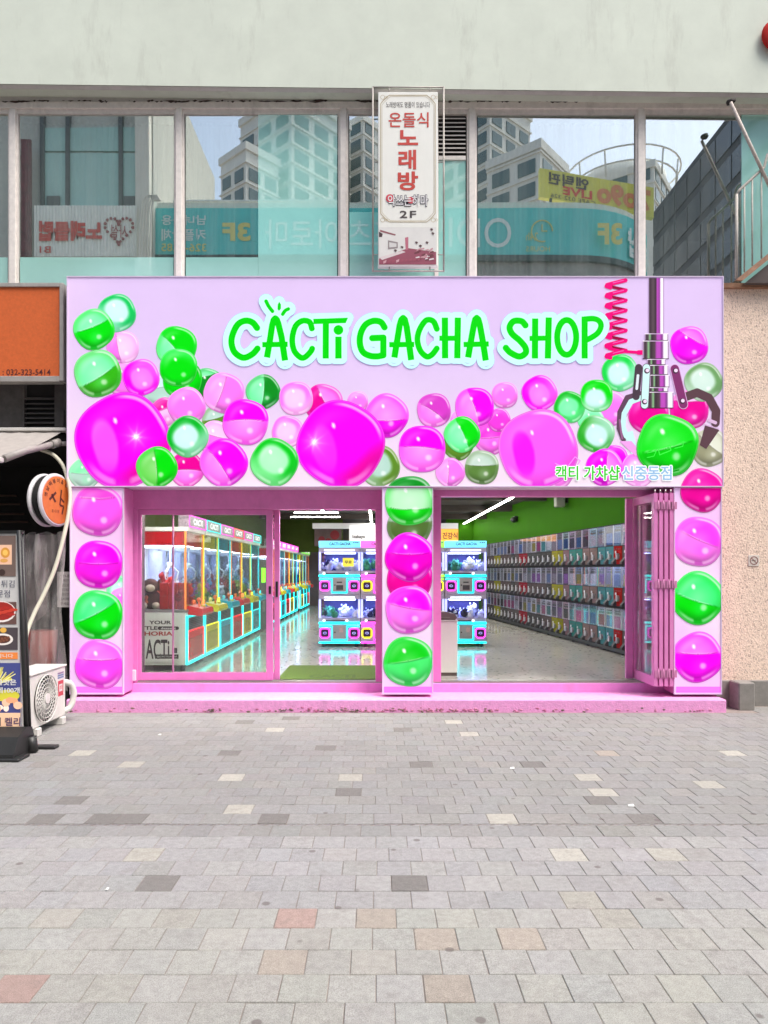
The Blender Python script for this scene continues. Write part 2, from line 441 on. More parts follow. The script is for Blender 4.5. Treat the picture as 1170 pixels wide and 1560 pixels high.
ro = rest.build('paver_field', pav_att, pavement); ro['kind'] = 'stuff'
# thin slotted drain strip between two paver rows
dr = MB(); yd = PV*(KD+1+PPH)+.0175
drain = thing('drain_channel', 'thin slotted metal drain strip set between the grey pavers', 'drain', (0, yd, 0))
steel = mat('galvanised_steel', alb=(.34, .33, .32), rough=.55, metal=.6, var=.25, vscale=20)
MB().box(-6.6, 6.6, yd-.017, yd+.017, -.025, -.011).build('channel', mat('drain_dark', alb=(.035, .033, .03), rough=.9), drain)
gr = MB()
x = -6.6
while x < 6.6:
    gr.box(x, x+.07, yd-.016, yd-.007, -.012, -.002); gr.box(x+.045, x+.115, yd+.007, yd+.016, -.012, -.002); gr.box(x+.015, x+.08, yd-.0045, yd+.0045, -.012, -.0025)
    x += .09
g_ = gr.build('grating', steel, drain)

# small litter on the pavers
lit = mat('litter_paper', alb=(.75, .75, .73), rough=.8, var=.1)
for i, (px, py, s, l) in enumerate(((961, 1228, .024, 'scrap of white paper lying on the grey pavers'), (780, 1171, .022, 'cigarette end on the pavers in front of the folding doors'),
                                    (243, 1120, .02, 'tiny white scrap on the pavers before the sliding door'), (163, 1356, .011, 'pale torn wrapper lying in a paver joint'))):
    Y = FPX*CAMH/(py-HY); X = WX(px, Y)
    solo('litter', MB().add([(X-s, Y-s*.7, .004), (X+s*.8, Y-s, .005), (X+s, Y+s*.6, .012), (X-s*.6, Y+s*.9, .006), (X, Y, .015)], [(0, 1, 4), (1, 2, 4), (2, 3, 4), (3, 0, 4)]), lit, l, 'litter', (X, Y, 0))

# ------------------------------------------------------------------ the commercial building (upper storey, beam, right wall)
XL, XR = -7.6, 7.6
bld = thing('commercial_building', 'older pale green commercial building with window band above the pink shop', 'building', (0, YWALL, 0))
beam_m = mat('painted_beam', alb=(.665, .71, .61), rough=.75, var=.06, vscale=2.5, bump=.05, bscale=40, dirt=.30)
under_m = mat('beam_underside', alb=(.60, .57, .55), rough=.8, var=.12, dirt=.35)
frame_m = mat('old_white_frame', alb=(.80, .74, .69), rough=.6, var=.12, vscale=14, dirt=.45)
YB = 9.05
zb = lambda X: 7.875 - .0117*(X+4.3)*1.0          # the lower beam edge drops slightly to the right
MB().add([(XL, YB, zb(XL)), (XR, YB, zb(XR)), (XR, YB, 14), (XL, YB, 14), (XL, 12, zb(XL)), (XR, 12, zb(XR)), (XR, 12, 14), (XL, 12, 14)],
         [(0, 1, 2, 3), (4, 7, 6, 5), (0, 3, 7, 4), (1, 5, 6, 2), (3, 2, 6, 7), (0, 4, 5, 1)]).build('upper_beam', beam_m, bld)
MB().add([(XL, YB+.004, zb(XL)-.006), (XR, YB+.004, zb(XR)-.006), (XR, YB+.05, zb(XR)-.03), (XL, YB+.05, zb(XL)-.03), (XL, YB+.05, zb(XL)-.004), (XR, YB+.05, zb(XR)-.004)],
         [(0, 3, 2, 1), (3, 4, 5, 2)]).build('drip_edge', under_m, bld)
MB().box(XL, XR, YWIN-.03, YWIN+.10, 7.72, 7.80).build('window_head', frame_m, bld)
MB().box(XL, XR, YWIN-.005, YWIN+.15, 7.80, 7.90).build('head_wall', under_m, bld)
# flaked caulking along the window head
fl = MB()
for i in range(150):
    x = random.uniform(-4.9, 4.9); w = random.uniform(.01, .09) if random.random() < .8 else .2
    z = 7.80+random.uniform(-.008, .012)
    fl.add([(x, YWIN-.034, z), (x+w*.5, YWIN-.036, z-random.uniform(.004, .02)), (x+w, YWIN-.034, z+.002), (x+w*.6, YWIN-.034, z+random.uniform(.003, .016))], [(0, 1, 2, 3)])
o = fl.build('flaked_caulk', mat('rust_flakes', alb=(.07, .05, .042), rough=.95, var=.3), bld); o['kind'] = 'stuff'
# roof and rear so that the building is a closed volume
wallm = mat('plain_render', alb=(.5, .49, .46), rough=.9, var=.1)
MB().box(XL, XR, 12.01, 31, 13.6, 14).build('roof', wallm, bld)
MB().box(XL, XR, 31, 31.3, 0, 13.59).build('rear_wall', wallm, bld)
MB().box(XL-.2, XL-.002, YB, 31.3, 0, 14.0).build('side_wall', wallm, bld); MB().box(XR+.002, XR+.2, YB, 31.3, 0, 14.0).build('side_wall', wallm, bld)
# storey slab behind the fascia
MB().box(XL+.01, XR-.01, YWIN+.11, 30.9, 4.0, 5.2).build('floor_slab', mat('dark_slab', alb=(.12, .115, .11), rough=.9, var=.1), bld)
MB().box(XL+.01, XR-.01, YWIN-.02, YWIN+.105, 5.15, 5.36).build('window_sill', frame_m, bld)

# window band: mullions at their pixel places
pane_m = glass_mat('coated_window_glass', refl=.5, tint=(.90, .98, .94), wav=.05, dust_haze=.05)
def film_mat():
    m = mat('mint_window_film', alb=(.50, .97, .86), rough=.6, var=.06, vscale=2, spec=0)
    n = m.node_tree.nodes; l = m.node_tree.links; b = n['Principled BSDF']; o = n['Material Output']
    gl = n.new('ShaderNodeBsdfGlossy'); gl.inputs['Roughness'].default_value = 0; mx = n.new('ShaderNodeMixShader'); mx.inputs[0].default_value = .46
    l.new(b.outputs[0], mx.inputs[1]); l.new(gl.outputs[0], mx.inputs[2]); l.new(mx.outputs[0], o.inputs[0])
    return m
mint_m = film_mat()
room_m = mat('dim_room', alb=(.055, .062, .058), rough=.9, var=.2, vscale=1.5)
curt_m = mat('thin_grey_curtain', alb=(.42, .44, .44), rough=.9, var=.15, vscale=8)
mull = [(-760, 7), (-500, 7), (-240, 7), (20, 7), (273, 6), (523, 5), (719, 6), (976, 5), (1300, 6), (1560, 6)]
ztop, zbot = 7.72, 5.36
for i in range(len(mull)-1):
    (a, wa), (b, wb) = mull[i], mull[i+1]
    x0, x1 = WX(a, YWIN), WX(b, YWIN)
    wx = MB().box(x0-.042, x0+.042, YWIN-.028, YWIN+.09, zbot, ztop, .006)
    win = wx.build('window', frame_m, bld)
    fr = MB()
    xa, xb = x0+.043, x1-.043
    fr.box(xa, xa+.022, YWIN+.0, YWIN+.06, zbot+.04, ztop-.055); fr.box(xb-.022, xb, YWIN+.0, YWIN+.06, zbot+.04, ztop-.055)
    fr.box(xa, xb, YWIN+.002, YWIN+.062, ztop-.055, ztop-.001); fr.box(xa, xb, YWIN+.002, YWIN+.062, zbot+.001, zbot+.04)
    fr.build('sash', frame_m, win)
    if a == 523:
        xs = WX(668, YWIN)
        # louvre above a short pane, plain pane left of it
        MB().box(xa+.035, xs-.05, YWIN+.028, YWIN+.034, zbot+.04, ztop-.055).build('pane', pane_m, win)
        zl = WZ(236, YWIN)
        MB().box(xs-.05, xs, YWIN+.001, YWIN+.064, zbot+.041, ztop-.056).build('mullion', frame_m, win)
        MB().box(xs+.001, xb-.036, YWIN+.001, YWIN+.064, zl-.06, zl-.01).build('transom', frame_m, win)
        MB().box(xs+.001, xb-.036, YWIN+.028, YWIN+.034, zbot+.041, zl-.061).build('pane', pane_m, win)
        MB().box(xs+.001, xb-.036, YWIN+.055, YWIN+.061, zl-.009, ztop-.057).build('louvre_back', mat('louvre_dark', alb=(.02, .018, .018), rough=.9), win)
        for q in range(9):
            z = zl+.03+q*(ztop-.07-zl-.03)/9
            MB().add([(xs+.002, YWIN+.005, z), (xb-.037, YWIN+.005, z), (xb-.037, YWIN+.04, z+.03), (xs+.002, YWIN+.04, z+.03),
                      (xs+.002, YWIN+.005, z+.008), (xb-.037, YWIN+.005, z+.008), (xb-.037, YWIN+.04, z+.038), (xs+.002, YWIN+.04, z+.038)],
                     [(0, 1, 5, 4), (4, 5, 6, 7), (0, 3, 2, 1), (0, 4, 7, 3), (1, 2, 6, 5), (2, 3, 7, 6)]).build('slat', frame_m, win)
        MB().box(xs+.002, xb-.038, YWIN+.020, YWIN+.0255, zbot+.042, zl-.063).build('window_film', mint_m, win)
        MB().box(xa+.037, xs-.052, YWIN+.020, YWIN+.0255, zbot+.042, WZ(322, YWIN)).build('window_film', mint_m, win)
    else:
        MB().box(xa+.035, xb-.035, YWIN+.028, YWIN+.034, zbot+.04, ztop-.055).build('pane', pane_m, win)
        if a in (20, -240, -500):
            MB().box(xa+.037, xb-.037, YWIN+.020, YWIN+.0255, zbot+.042, WZ(391, YWIN)).build('window_film', mint_m, win)
        if a == 273:
            MB().box(WX(393, YWIN), xb-.037, YWIN+.020, YWIN+.0255, zbot+.042, ztop-.057).build('window_film', mint_m, win)
            MB().box(xa+.037, WX(393, YWIN)-.002, YWIN+.020, YWIN+.0255, zbot+.042, WZ(391, YWIN)).build('window_film', mint_m, win)
        if a == 976:
            MB().box(WX(1131, YWIN), xb-.037, YWIN+.020, YWIN+.0255, zbot+.042, ztop-.057).build('window_film', mint_m, win)
        if True:
            ca, cb = (xa+.04, xb-.04) if a != 273 else (xa+.04, WX(352, YWIN))
            if a == 976: cb = WX(1040, YWIN)
            n = 90; V = []
            for q in range(n+1):
                x = ca+(cb-ca)*q/n; yy = YWIN+.22+.03*math.sin(q*1.9)+.015*math.sin(q*.73+i)
                V += [(x, yy, zbot+.03), (x, yy, ztop-.06)]
            MB().add(V, [(2*q, 2*q+2, 2*q+3, 2*q+1) for q in range(n)], True).build('curtain', curt_m, win)
ur = MB(); ya, yb2 = YWIN+.12, 13.0
ur.quad((XL, yb2, 5.2), (XR, yb2, 5.2), (XR, yb2, 7.9), (XL, yb2, 7.9))
ur.quad((XL, ya, 5.21), (XR, ya, 5.21), (XR, yb2, 5.21), (XL, yb2, 5.21)); ur.quad((XL, ya, 7.70), (XL, yb2, 7.70), (XR, yb2, 7.70), (XR, ya, 7.70))
ur.build('upper_room', room_m, bld)

# right ground-floor wall: pebble render on a concrete plinth
def render_mat():
    m = mat('pebbledash_render', alb=(.90, .715, .58), rough=.95, var=.06, vscale=5, bump=.9, bscale=55)
    n = m.node_tree.nodes; l = m.node_tree.links; b = n['Principled BSDF']; old = b.inputs['Base Color'].links[0].from_socket
    g = n.new('ShaderNodeNewGeometry'); v = n.new('ShaderNodeTexNoise'); v.inputs['Scale'].default_value = 42; v.inputs['Detail'].default_value = 3; v.inputs['Distortion'].default_value = 1.2
    mp = n.new('ShaderNodeMapping'); mp.inputs['Rotation'].default_value = (0, R(35), 0); mp.inputs['Scale'].default_value = (1.6, 1, .8)
    l.new(g.outputs['Position'], mp.inputs['Vector']); l.new(mp.outputs[0], v.inputs['Vector'])
    r = n.new('ShaderNodeMapRange'); r.inputs[1].default_value = .38; r.inputs[2].default_value = .455; r.inputs[3].default_value = .62; r.inputs[4].default_value = 0
    l.new(v.outputs['Fac'], r.inputs[0])
    mx = n.new('ShaderNodeMix'); mx.data_type = 'RGBA'; mx.inputs[7].default_value = (.24, .15, .12, 1)
    l.new(r.outputs[0], mx.inputs['Factor']); l.new(old, mx.inputs[6]); l.new(mx.outputs[2], b.inputs['Base Color'])
    return m
conc = mat('raw_concrete', alb=(.25, .235, .215), rough=.9, var=.18, vscale=9, bump=.15, bscale=70, dirt=.4)
zpl = WZ(1036, YWALL)
MB().box(4.30, XR, YWALL, YWALL+.3, zpl, 5.30).build('render_wall', render_mat(), bld)
MB().box(4.29, XR+.01, YWALL-.035, YWALL+.3, -.02, zpl-.001, .01).build('plinth', conc, bld)
MB().box(4.29, XR, YWALL-.05, YWALL+.3, 5.302, 5.36).build('wall_coping', mat('rust_trim', alb=(.32, .17, .10), rough=.8, var=.3, vscale=20), bld)
x0 = WX(1122, 8.86)
solo('concrete_block', MB().box(x0, x0+.20, 8.80, 9.055, -.01, .335, .012), conc, 'small grey concrete block standing against the plinth of the pebbled wall', 'block', (x0+.1, 8.93, 0))
# no smoking plate
sx, sz = WX(1148, YWALL), WZ(854, YWALL)
ns = thing('no_smoking_sign', 'small square white no smoking sign on the pebbled wall', 'sign', (sx, YWALL, sz))
MB().box(sx-.07, sx+.07, YWALL-.008, YWALL-.001, sz-.07, sz+.07, .002).build('plate', mat('sign_white', alb=(.68, .62, .56), rough=.5, var=.05), ns)
def p_(dx, dz): return (CX+(sx+dx)*FPX/(YWALL-.012), HY-(sz+dz-CAMH)*FPX/(YWALL-.012))
ring = [p_(.048*math.cos(t*math.pi/14), .048*math.sin(t*math.pi/14)) for t in range(29)]
MB_ = MB(); shape_px(MB_, [(ring, 1.1, False), ([p_(-.034, .034), p_(.034, -.034)], 1.1, False)], YWALL-.010, cell=.25)
MB_.build('prohibition_ring', mat('sign_maroon', alb=(.22, .06, .05), rough=.5, var=0), ns)
MB().box(sx-.03, sx+.022, YWALL-.0095, YWALL-.0085, sz-.006, sz+.006).build('cigarette', mat('sign_grey', alb=(.2, .18, .17), var=0), ns)

# outside stair seen at the right edge, rusty rail
rust = mat('rusty_white_paint', alb=(.46, .43, .38), rough=.7, var=.25, vscale=30, dirt=.95)
st = thing('outside_stair', 'rusting white stair railing climbing above the pebbled wall', 'staircase', (4.5, 8.9, 5.36))
YS_ = 8.95
def P3(px, py, Y=YS_): return W(px, py, Y)
slope = lambda px: 424-(px-1122)*.80
a = P3(1120, 427); b_ = P3(1400, 427-280*.80)
MB().prism([(a[0], a[2]), (a[0]+.09, a[2]-.005), (b_[0], b_[2]-.05), (b_[0], b_[2]+.02)], 'y', YS_-.02, YS_+.02).build('stringer', mat('rust_steel', alb=(.36, .20, .13), rough=.85, var=.35, vscale=25), st)
MB().prism([(a[0]+.14, a[2]-.02), (b_[0], b_[2]-.11), (b_[0], a[2]-.02)], 'y', YS_+.03, YS_+.13).build('stair_soffit', mat('stair_underside', alb=(.10, .08, .075), rough=.9, var=.2), st)
for i, px in enumerate((1122, 1134, 1146, 1160, 1174, 1188, 1202)):
    t = P3(px, 296-(px-1122)*.95 if px < 1165 else 255-(px-1165)*.9); bo = P3(px, slope(px))
    MB().tube([bo, t], .020 if i == 0 else .010, 8).build('baluster', rust, st)
MB().tube([P3(1121, 298), P3(1126, 290), P3(1150, 268), P3(1164, 255), P3(1169, 236), P3(1180, 226), P3(1400, 50)], .017, 8).build('handrail', rust, st)
solo('diagonal_strut', MB().tube([P3(1113, 156, 8.93), P3(1176, 292, 8.93)], .02, 8), mat('strut_paint', alb=(.55, .47, .42), rough=.7, var=.25, vscale=30, dirt=.8),
     'thin diagonal pole running down from the window head above the stair', 'pole', P3(1176, 292, 8.93))
solo('pole_bracket', MB().blob(P3(1113, 155, 8.97), .06, .05, .035, 7, 5, .3), mat('black_rust', alb=(.035, .03, .028), rough=.9, var=.3), 'rusted black anchor bracket under the beam holding the diagonal pole', 'bracket', P3(1112, 157, 9.1))
# red rounded sign reaching into the upper right corner
rs = thing('projecting_sign', 'red rounded sign on an arm below the roof edge of the pale beam', 'sign', W(1190, 55, 8.95))
MB().blob(W(1183, 54, 9.0), .19, .05, .20, 20, 12).build('sign_body', mat('red_plastic', alb=(.45, .03, .025), rough=.9, spec=.1, var=.08), rs)
MB().tube([W(1183, 54, 9.0), W(1183, 54, 9.07)], .025, 8).build('arm', frame_m, rs)

# ------------------------------------------------------------------ the 2F karaoke sign in front of the windows
YK = 8.98
ks = thing('vertical_sign', 'tall white vertical sign with red Korean lettering hung before the windows', 'sign', W(621, 405, YK))
cream = mat('sign_cream_print', alb=(.84, .835, .78), rough=.5, var=.03, vscale=3, dirt=.12)
gold = mat('gold_print', alb=(.46, .36, .19), rough=.5, var=.1)
redp = mat('red_print', alb=(.56, .045, .03), rough=.5, var=.05)
darkp = mat('dark_print', alb=(.06, .045, .045), rough=.5, var=.05)
a = W(576, 405, YK); b = W(667, 140, YK)
MB().box(a[0], b[0], YK, YK+.10, a[2], b[2], .006).build('panel', cream, ks)
y1 = YK-.003
def frame_line(off, w):
    L, Rr, T, B = 580+off, 663-off, 145+off, 338-off
    c = 9
    pts = [(L, T+c+4), (L+3, T+c), (L+c, T+3), (L+c+4, T), (Rr-c-4, T), (Rr-c, T+3), (Rr-3, T+c), (Rr, T+c+4), (Rr, B-c-4), (Rr-3, B-c), (Rr-c, B-3), (Rr-c-4, B), (L+c+4, B), (L+c, B-3), (L+3, B-c), (L, B-c-4), (L, T+c+4)]
    return (pts, w, False)
curl = []
for cx_, cy_ in ((583, 148), (660, 148), (583, 335), (660, 335)):
    curl += [([(cx_+3.2*math.cos(t*.5), cy_+3.2*math.sin(t*.5)) for t in range(13)], .5, False), ([(cx_+5+2.2*math.cos(t*.5), cy_+1.6*math.sin(t*.5)) for t in range(13)], .45, False)]
m_ = MB(); shape_px(m_, [frame_line(0, .9), frame_line(2, .4)]+curl, y1, cell=.22); m_.build('ornate_border', gold, ks)
for s, r_, m, k in (('노래방에도 명품이 있습니다', (588, 155, 655, 164), darkp, {}), ('온돌식', (592, 171, 653, 194), redp, dict(bold=.012)), ('노', (606, 198, 637, 221), redp, dict(bold=.03)),
                    ('래', (607, 228, 634, 258), redp, dict(bold=.03)), ('방', (606, 261, 637, 290), redp, dict(bold=.03)), ('2F', (609, 321, 634, 332), darkp, dict(bold=.02, spacing=1.2))):
    t = MB(); text_px(t, s, r_[0], r_[1], r_[2], r_[3], y1, **k); t.build('lettering', m, ks)
t = MB(); shape_px(t, [('c', 594, 302, 6.2), ('c', 626, 305, 5)], y1-.002, cell=.3); t.build('logo_dots', mat('logo_red', alb=(.62, .06, .09), var=0), ks)
t = MB(); text_px(t, '악쓰는하마', 591, 297, 652, 314, y1-.001, bold=.02, outline=.05); t.build('logo_outline', mat('logo_grey', alb=(.09, .08, .11), var=0), ks)
t = MB(); text_px(t, '악쓰는하마', 591, 297, 652, 314, y1-.004, bold=.012); t.build('logo_lettering', mat('logo_white', alb=(.8, .78, .78), var=0), ks)
# room photograph at the foot of the sign, printed in faded maroon
ph = MB(); ph.color((226, 224, 220))
q = lambda pts, c, d: ph.color(c).add([W(x, y, YK-d) for x, y in pts][::-1], [tuple(range(len(pts)))])
q([(577.5, 346), (664.5, 346), (664.5, 403), (577.5, 403)], (224, 222, 218), .003)
q([(577.5, 394), (600, 386), (622, 378), (664.5, 384), (664.5, 403), (577.5, 403)], (150, 78, 96), .0035)
q([(577.5, 392), (613, 382), (618, 384), (582, 396)], (222, 208, 208), .004)
q([(617, 362), (622, 361), (622, 380), (618, 381)], (190, 110, 128), .004)
q([(591, 366), (606, 369), (606, 378), (591, 380)], (150, 140, 140), .004); q([(593, 369), (604, 371), (604, 376), (593, 377)], (215, 212, 210), .0045)
q([(579, 350), (603, 357), (602, 359), (579, 353)], (150, 95, 102), .004); q([(577.5, 353), (583, 356), (582, 361), (577.5, 361)], (70, 50, 52), .004)
for i in range(26):
    x, y = random.uniform(634, 660), random.uniform(377, 396); w = random.uniform(3, 8)
    q([(x-w/2, y), (x+w/2, y-1.5), (x+w/2+1, y+.5), (x-w/2, y+2)], random.choice([(130, 62, 78), (200, 150, 158), (232, 220, 222), (110, 58, 66)]), .004+i*.0001)
for (x, y) in ((650, 370), (634, 370), (657, 350), (659, 356), (640, 375), (612, 377), (602, 382)):
    q([(x-2, y-1), (x, y-2.5), (x+3, y-1), (x+1, y+2)], (96, 72, 74), .0068)
for i in range(9):
    x = 584+i*6.5; q([(x, 398-i*.5), (x+5, 396-i*.5), (x+4, 400-i*.5), (x, 402-i*.5)], random.choice([(208, 160, 168), (160, 80, 98)]), .0069)
ph.build('room_photo', mat('print_colours', src='attr', rough=.45, var=.05), ks)
wire = mat('thin_steel_bar', alb=(.40, .37, .34), rough=.6, metal=.3, var=.2)
cage = MB()
for px in (568, 676): cage.tube([W(px, 132, YK+.03), W(px, 414, YK+.03)], .011, 6)
for py in (133, 413): cage.tube([W(568, py, YK+.03), W(676, py, YK+.03)], .011, 6)
for px in (593, 655): cage.tube([W(px, 133, YK+.03), W(px, 141, YK+.03)], .008, 6); cage.tube([W(px, 404, YK+.03), W(px, 414, YK+.03)], .008, 6)
for py in (247, 388): cage.tube([W(568, py, YK+.03), W(577, py, YK+.05)], .006, 6); cage.tube([W(666, py, YK+.05), W(676, py, YK+.03)], .006, 6)
cage.build('support_frame', wire, ks)

# ------------------------------------------------------------------ left neighbour: orange fascia, louvre, awning, dark open front
YO = 8.92
og = thing('orange_sign', 'weathered orange fascia sign with a dark telephone number', 'sign', W(50, 585, YO))
ometal = mat('alu_edge', alb=(.46, .43, .40), rough=.5, metal=.4, var=.15, dirt=.4)
orange = mat('orange_panel', alb=(.66, .13, .028), rough=.6, var=.12, vscale=30, bump=.05, bscale=200)
z0, z1, xr = WZ(577, YO), WZ(434, YO), WX(95, YO)
MB().box(XL, xr-.03, YO-.0, YO+.12, z0+.03, z1-.03).build('panel', orange, og)
e = MB(); e.box(xr-.029, xr+.02, YO-.02, YO+.125, z0-.03, z1+.02, .005); e.box(XL, xr-.03, YO-.02, YO+.125, z0-.04, z0+.029, .004); e.box(XL, xr-.03, YO-.02, YO+.125, z1-.029, z1+.02, .004)
e.build('frame', ometal, og)
t = MB(); text_px(t, ': 032-323-5414', 4, 562.5, 77, 571.5, YO-.003, bold=.008)
t.build('telephone_number', mat('maroon_print', alb=(.10, .018, .02), var=.05), og)

nb = thing('neighbour_shop', 'dark open shop front left of the pink shop', 'shop', (-5.6, 9.3, 0))
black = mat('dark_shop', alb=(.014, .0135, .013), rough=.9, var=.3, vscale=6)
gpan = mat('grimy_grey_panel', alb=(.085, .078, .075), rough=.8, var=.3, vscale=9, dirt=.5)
YN = 9.24
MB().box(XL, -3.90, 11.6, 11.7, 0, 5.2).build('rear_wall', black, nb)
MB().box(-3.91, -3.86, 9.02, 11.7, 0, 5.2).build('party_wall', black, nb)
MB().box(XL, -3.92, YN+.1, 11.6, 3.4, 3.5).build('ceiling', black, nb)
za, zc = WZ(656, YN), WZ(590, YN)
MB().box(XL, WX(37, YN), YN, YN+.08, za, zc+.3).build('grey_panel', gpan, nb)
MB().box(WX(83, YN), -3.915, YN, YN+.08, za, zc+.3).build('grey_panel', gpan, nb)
MB().box(WX(88, YN), WX(98, YN), YN-.02, YN-.002, WZ(650, YN), WZ(626, YN)).build('junction_box', gpan, nb)
MB().box(WX(37, YN)+.001, WX(83, YN)-.001, YN+.07, YN+.08, za, zc+.3).build('louvre_back', black, nb)
for i in range(7):
    z = za+.03+i*.062
    MB().prism([(YN+.005, z), (YN+.06, z+.03), (YN+.06, z+.042), (YN+.005, z+.012)], 'x', WX(37, YN)+.003, WX(83, YN)-.003).build('louvre_slat', gpan, nb)
for i, py in enumerate((830, 843, 858, 870)):
    MB().tube([(XL, 11.2, WZ(py-75, 11.2)), (WX(25+6*i, 11.2), 11.2, WZ(py-75, 11.2))], .018, 6).build('shelf_rail', mat('dim_brown', alb=(.10, .06, .045), rough=.8), nb)

aw = thing('retractable_awning', 'rolled grey awning with folding arm over the dark shop front', 'awning', W(40, 690, 8.7))
whitebar = mat('white_awning_bar', alb=(.62, .60, .56), rough=.5, var=.1, dirt=.3)
canvas = mat('grey_canvas', alb=(.36, .325, .30), rough=.85, var=.12, vscale=12)
YA = 8.95
MB().box(XL, WX(101, YA), YA-.03, YA+.10, WZ(657, YA), WZ(652, YA), .006).build('cassette', whitebar, aw)
pa, pb, pc, pd = W(-160, 659, YA), W(94, 658, YA), W(-10, 698, 8.05), W(-240, 700, 8.05)
V = []; n = 20
for i in range(n+1):
    for j in range(9):
        u, v = i/n, j/8
        P = Vector(pa).lerp(Vector(pb), u).lerp(Vector(pd).lerp(Vector(pc), u), v)
        V.append((P.x, P.y, P.z-.05*math.sin(math.pi*v)+.006*math.sin(u*60)))
MB().add(V, [(i*9+j, (i+1)*9+j, (i+1)*9+j+1, i*9+j+1) for i in range(n) for j in range(8)], True).build('canvas', canvas, aw)
MB().tube([W(6, 699, 8.2), W(40, 686, 8.5), W(78, 677, 8.85)], .045, 8).tube([W(78, 677, 8.85), W(90, 674, 8.95)], .055, 8).tube([W(88, 676, 8.95), W(104, 676, 9.0)], .03, 8).build('folding_arm', mat('arm_grey', alb=(.33, .30, .28), rough=.6, var=.2), aw)
MB().box(*[WX(p, 8.1) for p in (-5, 5)], 8.05, 8.12, WZ(705, 8.1), WZ(697, 8.1), .01).build('end_cap', whitebar, aw)

hose_m = mat('cream_hose', alb=(.60, .58, .46), rough=.6, var=.08)
hp = [W(62, 685, 8.9), W(80, 692, 8.9), W(95, 708, 8.88), W(103, 730, 8.85), W(107, 755, 8.8), W(104, 785, 8.7), W(96, 822, 8.6), W(84, 865, 8.5), W(68, 903, 8.4), W(52, 935, 8.3), W(40, 968, 8.2), W(38, 1010, 8.15)]
def smooth(pts, k=5):
    out = []; P = [Vector(p) for p in pts]
    for i in range(len(P)-1):
        p0, p1, p2, p3 = P[max(0, i-1)], P[i], P[i+1], P[min(len(P)-1, i+2)]
        for j in range(k):
            t = j/k
            out.append(.5*((2*p1)+(p2-p0)*t+(2*p0-5*p1+4*p2-p3)*t*t+(3*p1-p0-3*p2+p3)*t**3))
    return out+[P[-1]]
solo('drain_hose', MB().tube(smooth(hp), .024, 8), hose_m, 'cream hose hanging down past the round sign to the air conditioner', 'hose', hp[-1])

# round double lightbox
rx, rz_ = -3.925, WZ(762, 8.74)
rd = thing('round_sign', 'round orange projecting lightbox with white rims', 'sign', (rx, 8.74, rz_))
rim = mat('white_rim', alb=(.62, .60, .62), rough=.45, var=.06)
ang = R(77); nrm = Vector((math.sin(ang), -math.cos(ang), 0)); rgt = Vector((math.cos(ang), math.sin(ang), 0)); upv = Vector((0, 0, 1))
def drum(c, r, d, n=40, bev=.02):
    m = MB(); V = []
    prof = [(0, -d/2), (r-bev, -d/2), (r, -d/2+bev), (r, d/2-bev), (r-bev, d/2), (0, d/2)]
    for (pr, pd_) in prof:
        for j in range(n):
            a_ = 2*math.pi*j/n; V.append(Vector(c)+rgt*(pr*math.cos(a_))+upv*(pr*math.sin(a_))-nrm*pd_)
    return m.add(V, [(i*n+j, i*n+(j+1) % n, (i+1)*n+(j+1) % n, (i+1)*n+j) for i in range(len(prof)-1) for j in range(n)])
Rr = .325
c0 = Vector((rx, 8.74, rz_))
drum(c0, Rr, .055).build('front_rim', rim, rd)
drum(c0-nrm*.075, Rr-.02, .09).build('drum', black, rd)
drum(c0-nrm*.145, Rr, .055).build('rear_rim', rim, rd)
drum(c0+nrm*.026, Rr-.035, .012, bev=.002).build('face', mat('round_orange', alb=(.50, .13, .03), rough=.5, var=.15, vscale=12, emit=.12), rd)
ft = MB(); O = c0+nrm*.034
def seg3(m, a, b, w):
    A, B = Vector(a), Vector(b); d = (B-A).normalized(); nn = Vector((-d.y, d.x))*w/2
    m.add([O+rgt*p.x+upv*p.y for p in (A-nn, B-nn, B+nn, A+nn)], [(0, 1, 2, 3)])
for s_ in (((-.17, -.01), (-.05, .09), .03), ((-.13, .06), (-.06, -.03), .032), ((.05, .13), (.02, -.06), .024), ((.03, .03), (.10, -.02), .024), ((.02, -.06), (.09, -.07), .024), ((.09, -.07), (.06, -.17), .024)): seg3(ft, *s_)
for i, ch in enumerate('옛날떡볶이&수제'):
    a_ = R(168-i*19); p = O+rgt*(.235*math.cos(a_))+upv*(.235*math.sin(a_)); tr_ = rgt*math.sin(a_)-upv*math.cos(a_); tu = rgt*math.cos(a_)+upv*math.sin(a_)
    put_text(ft, ch, p-tr_*.026-tu*.026, tr_, tu, .052, .055, bold=.02)
for i in range(3): put_text(ft, '홍대점'[i], O+rgt*(-.13+.05*i)+upv*-.16, rgt, upv, .035, .04)
ft.build('lettering', mat('brown_print', alb=(.09, .02, .012), var=0), rd)
MB().tube([c0-nrm*.25, c0-nrm*.25+Vector((-.3, .6, 0))], .02, 8).build('bracket', black, rd)

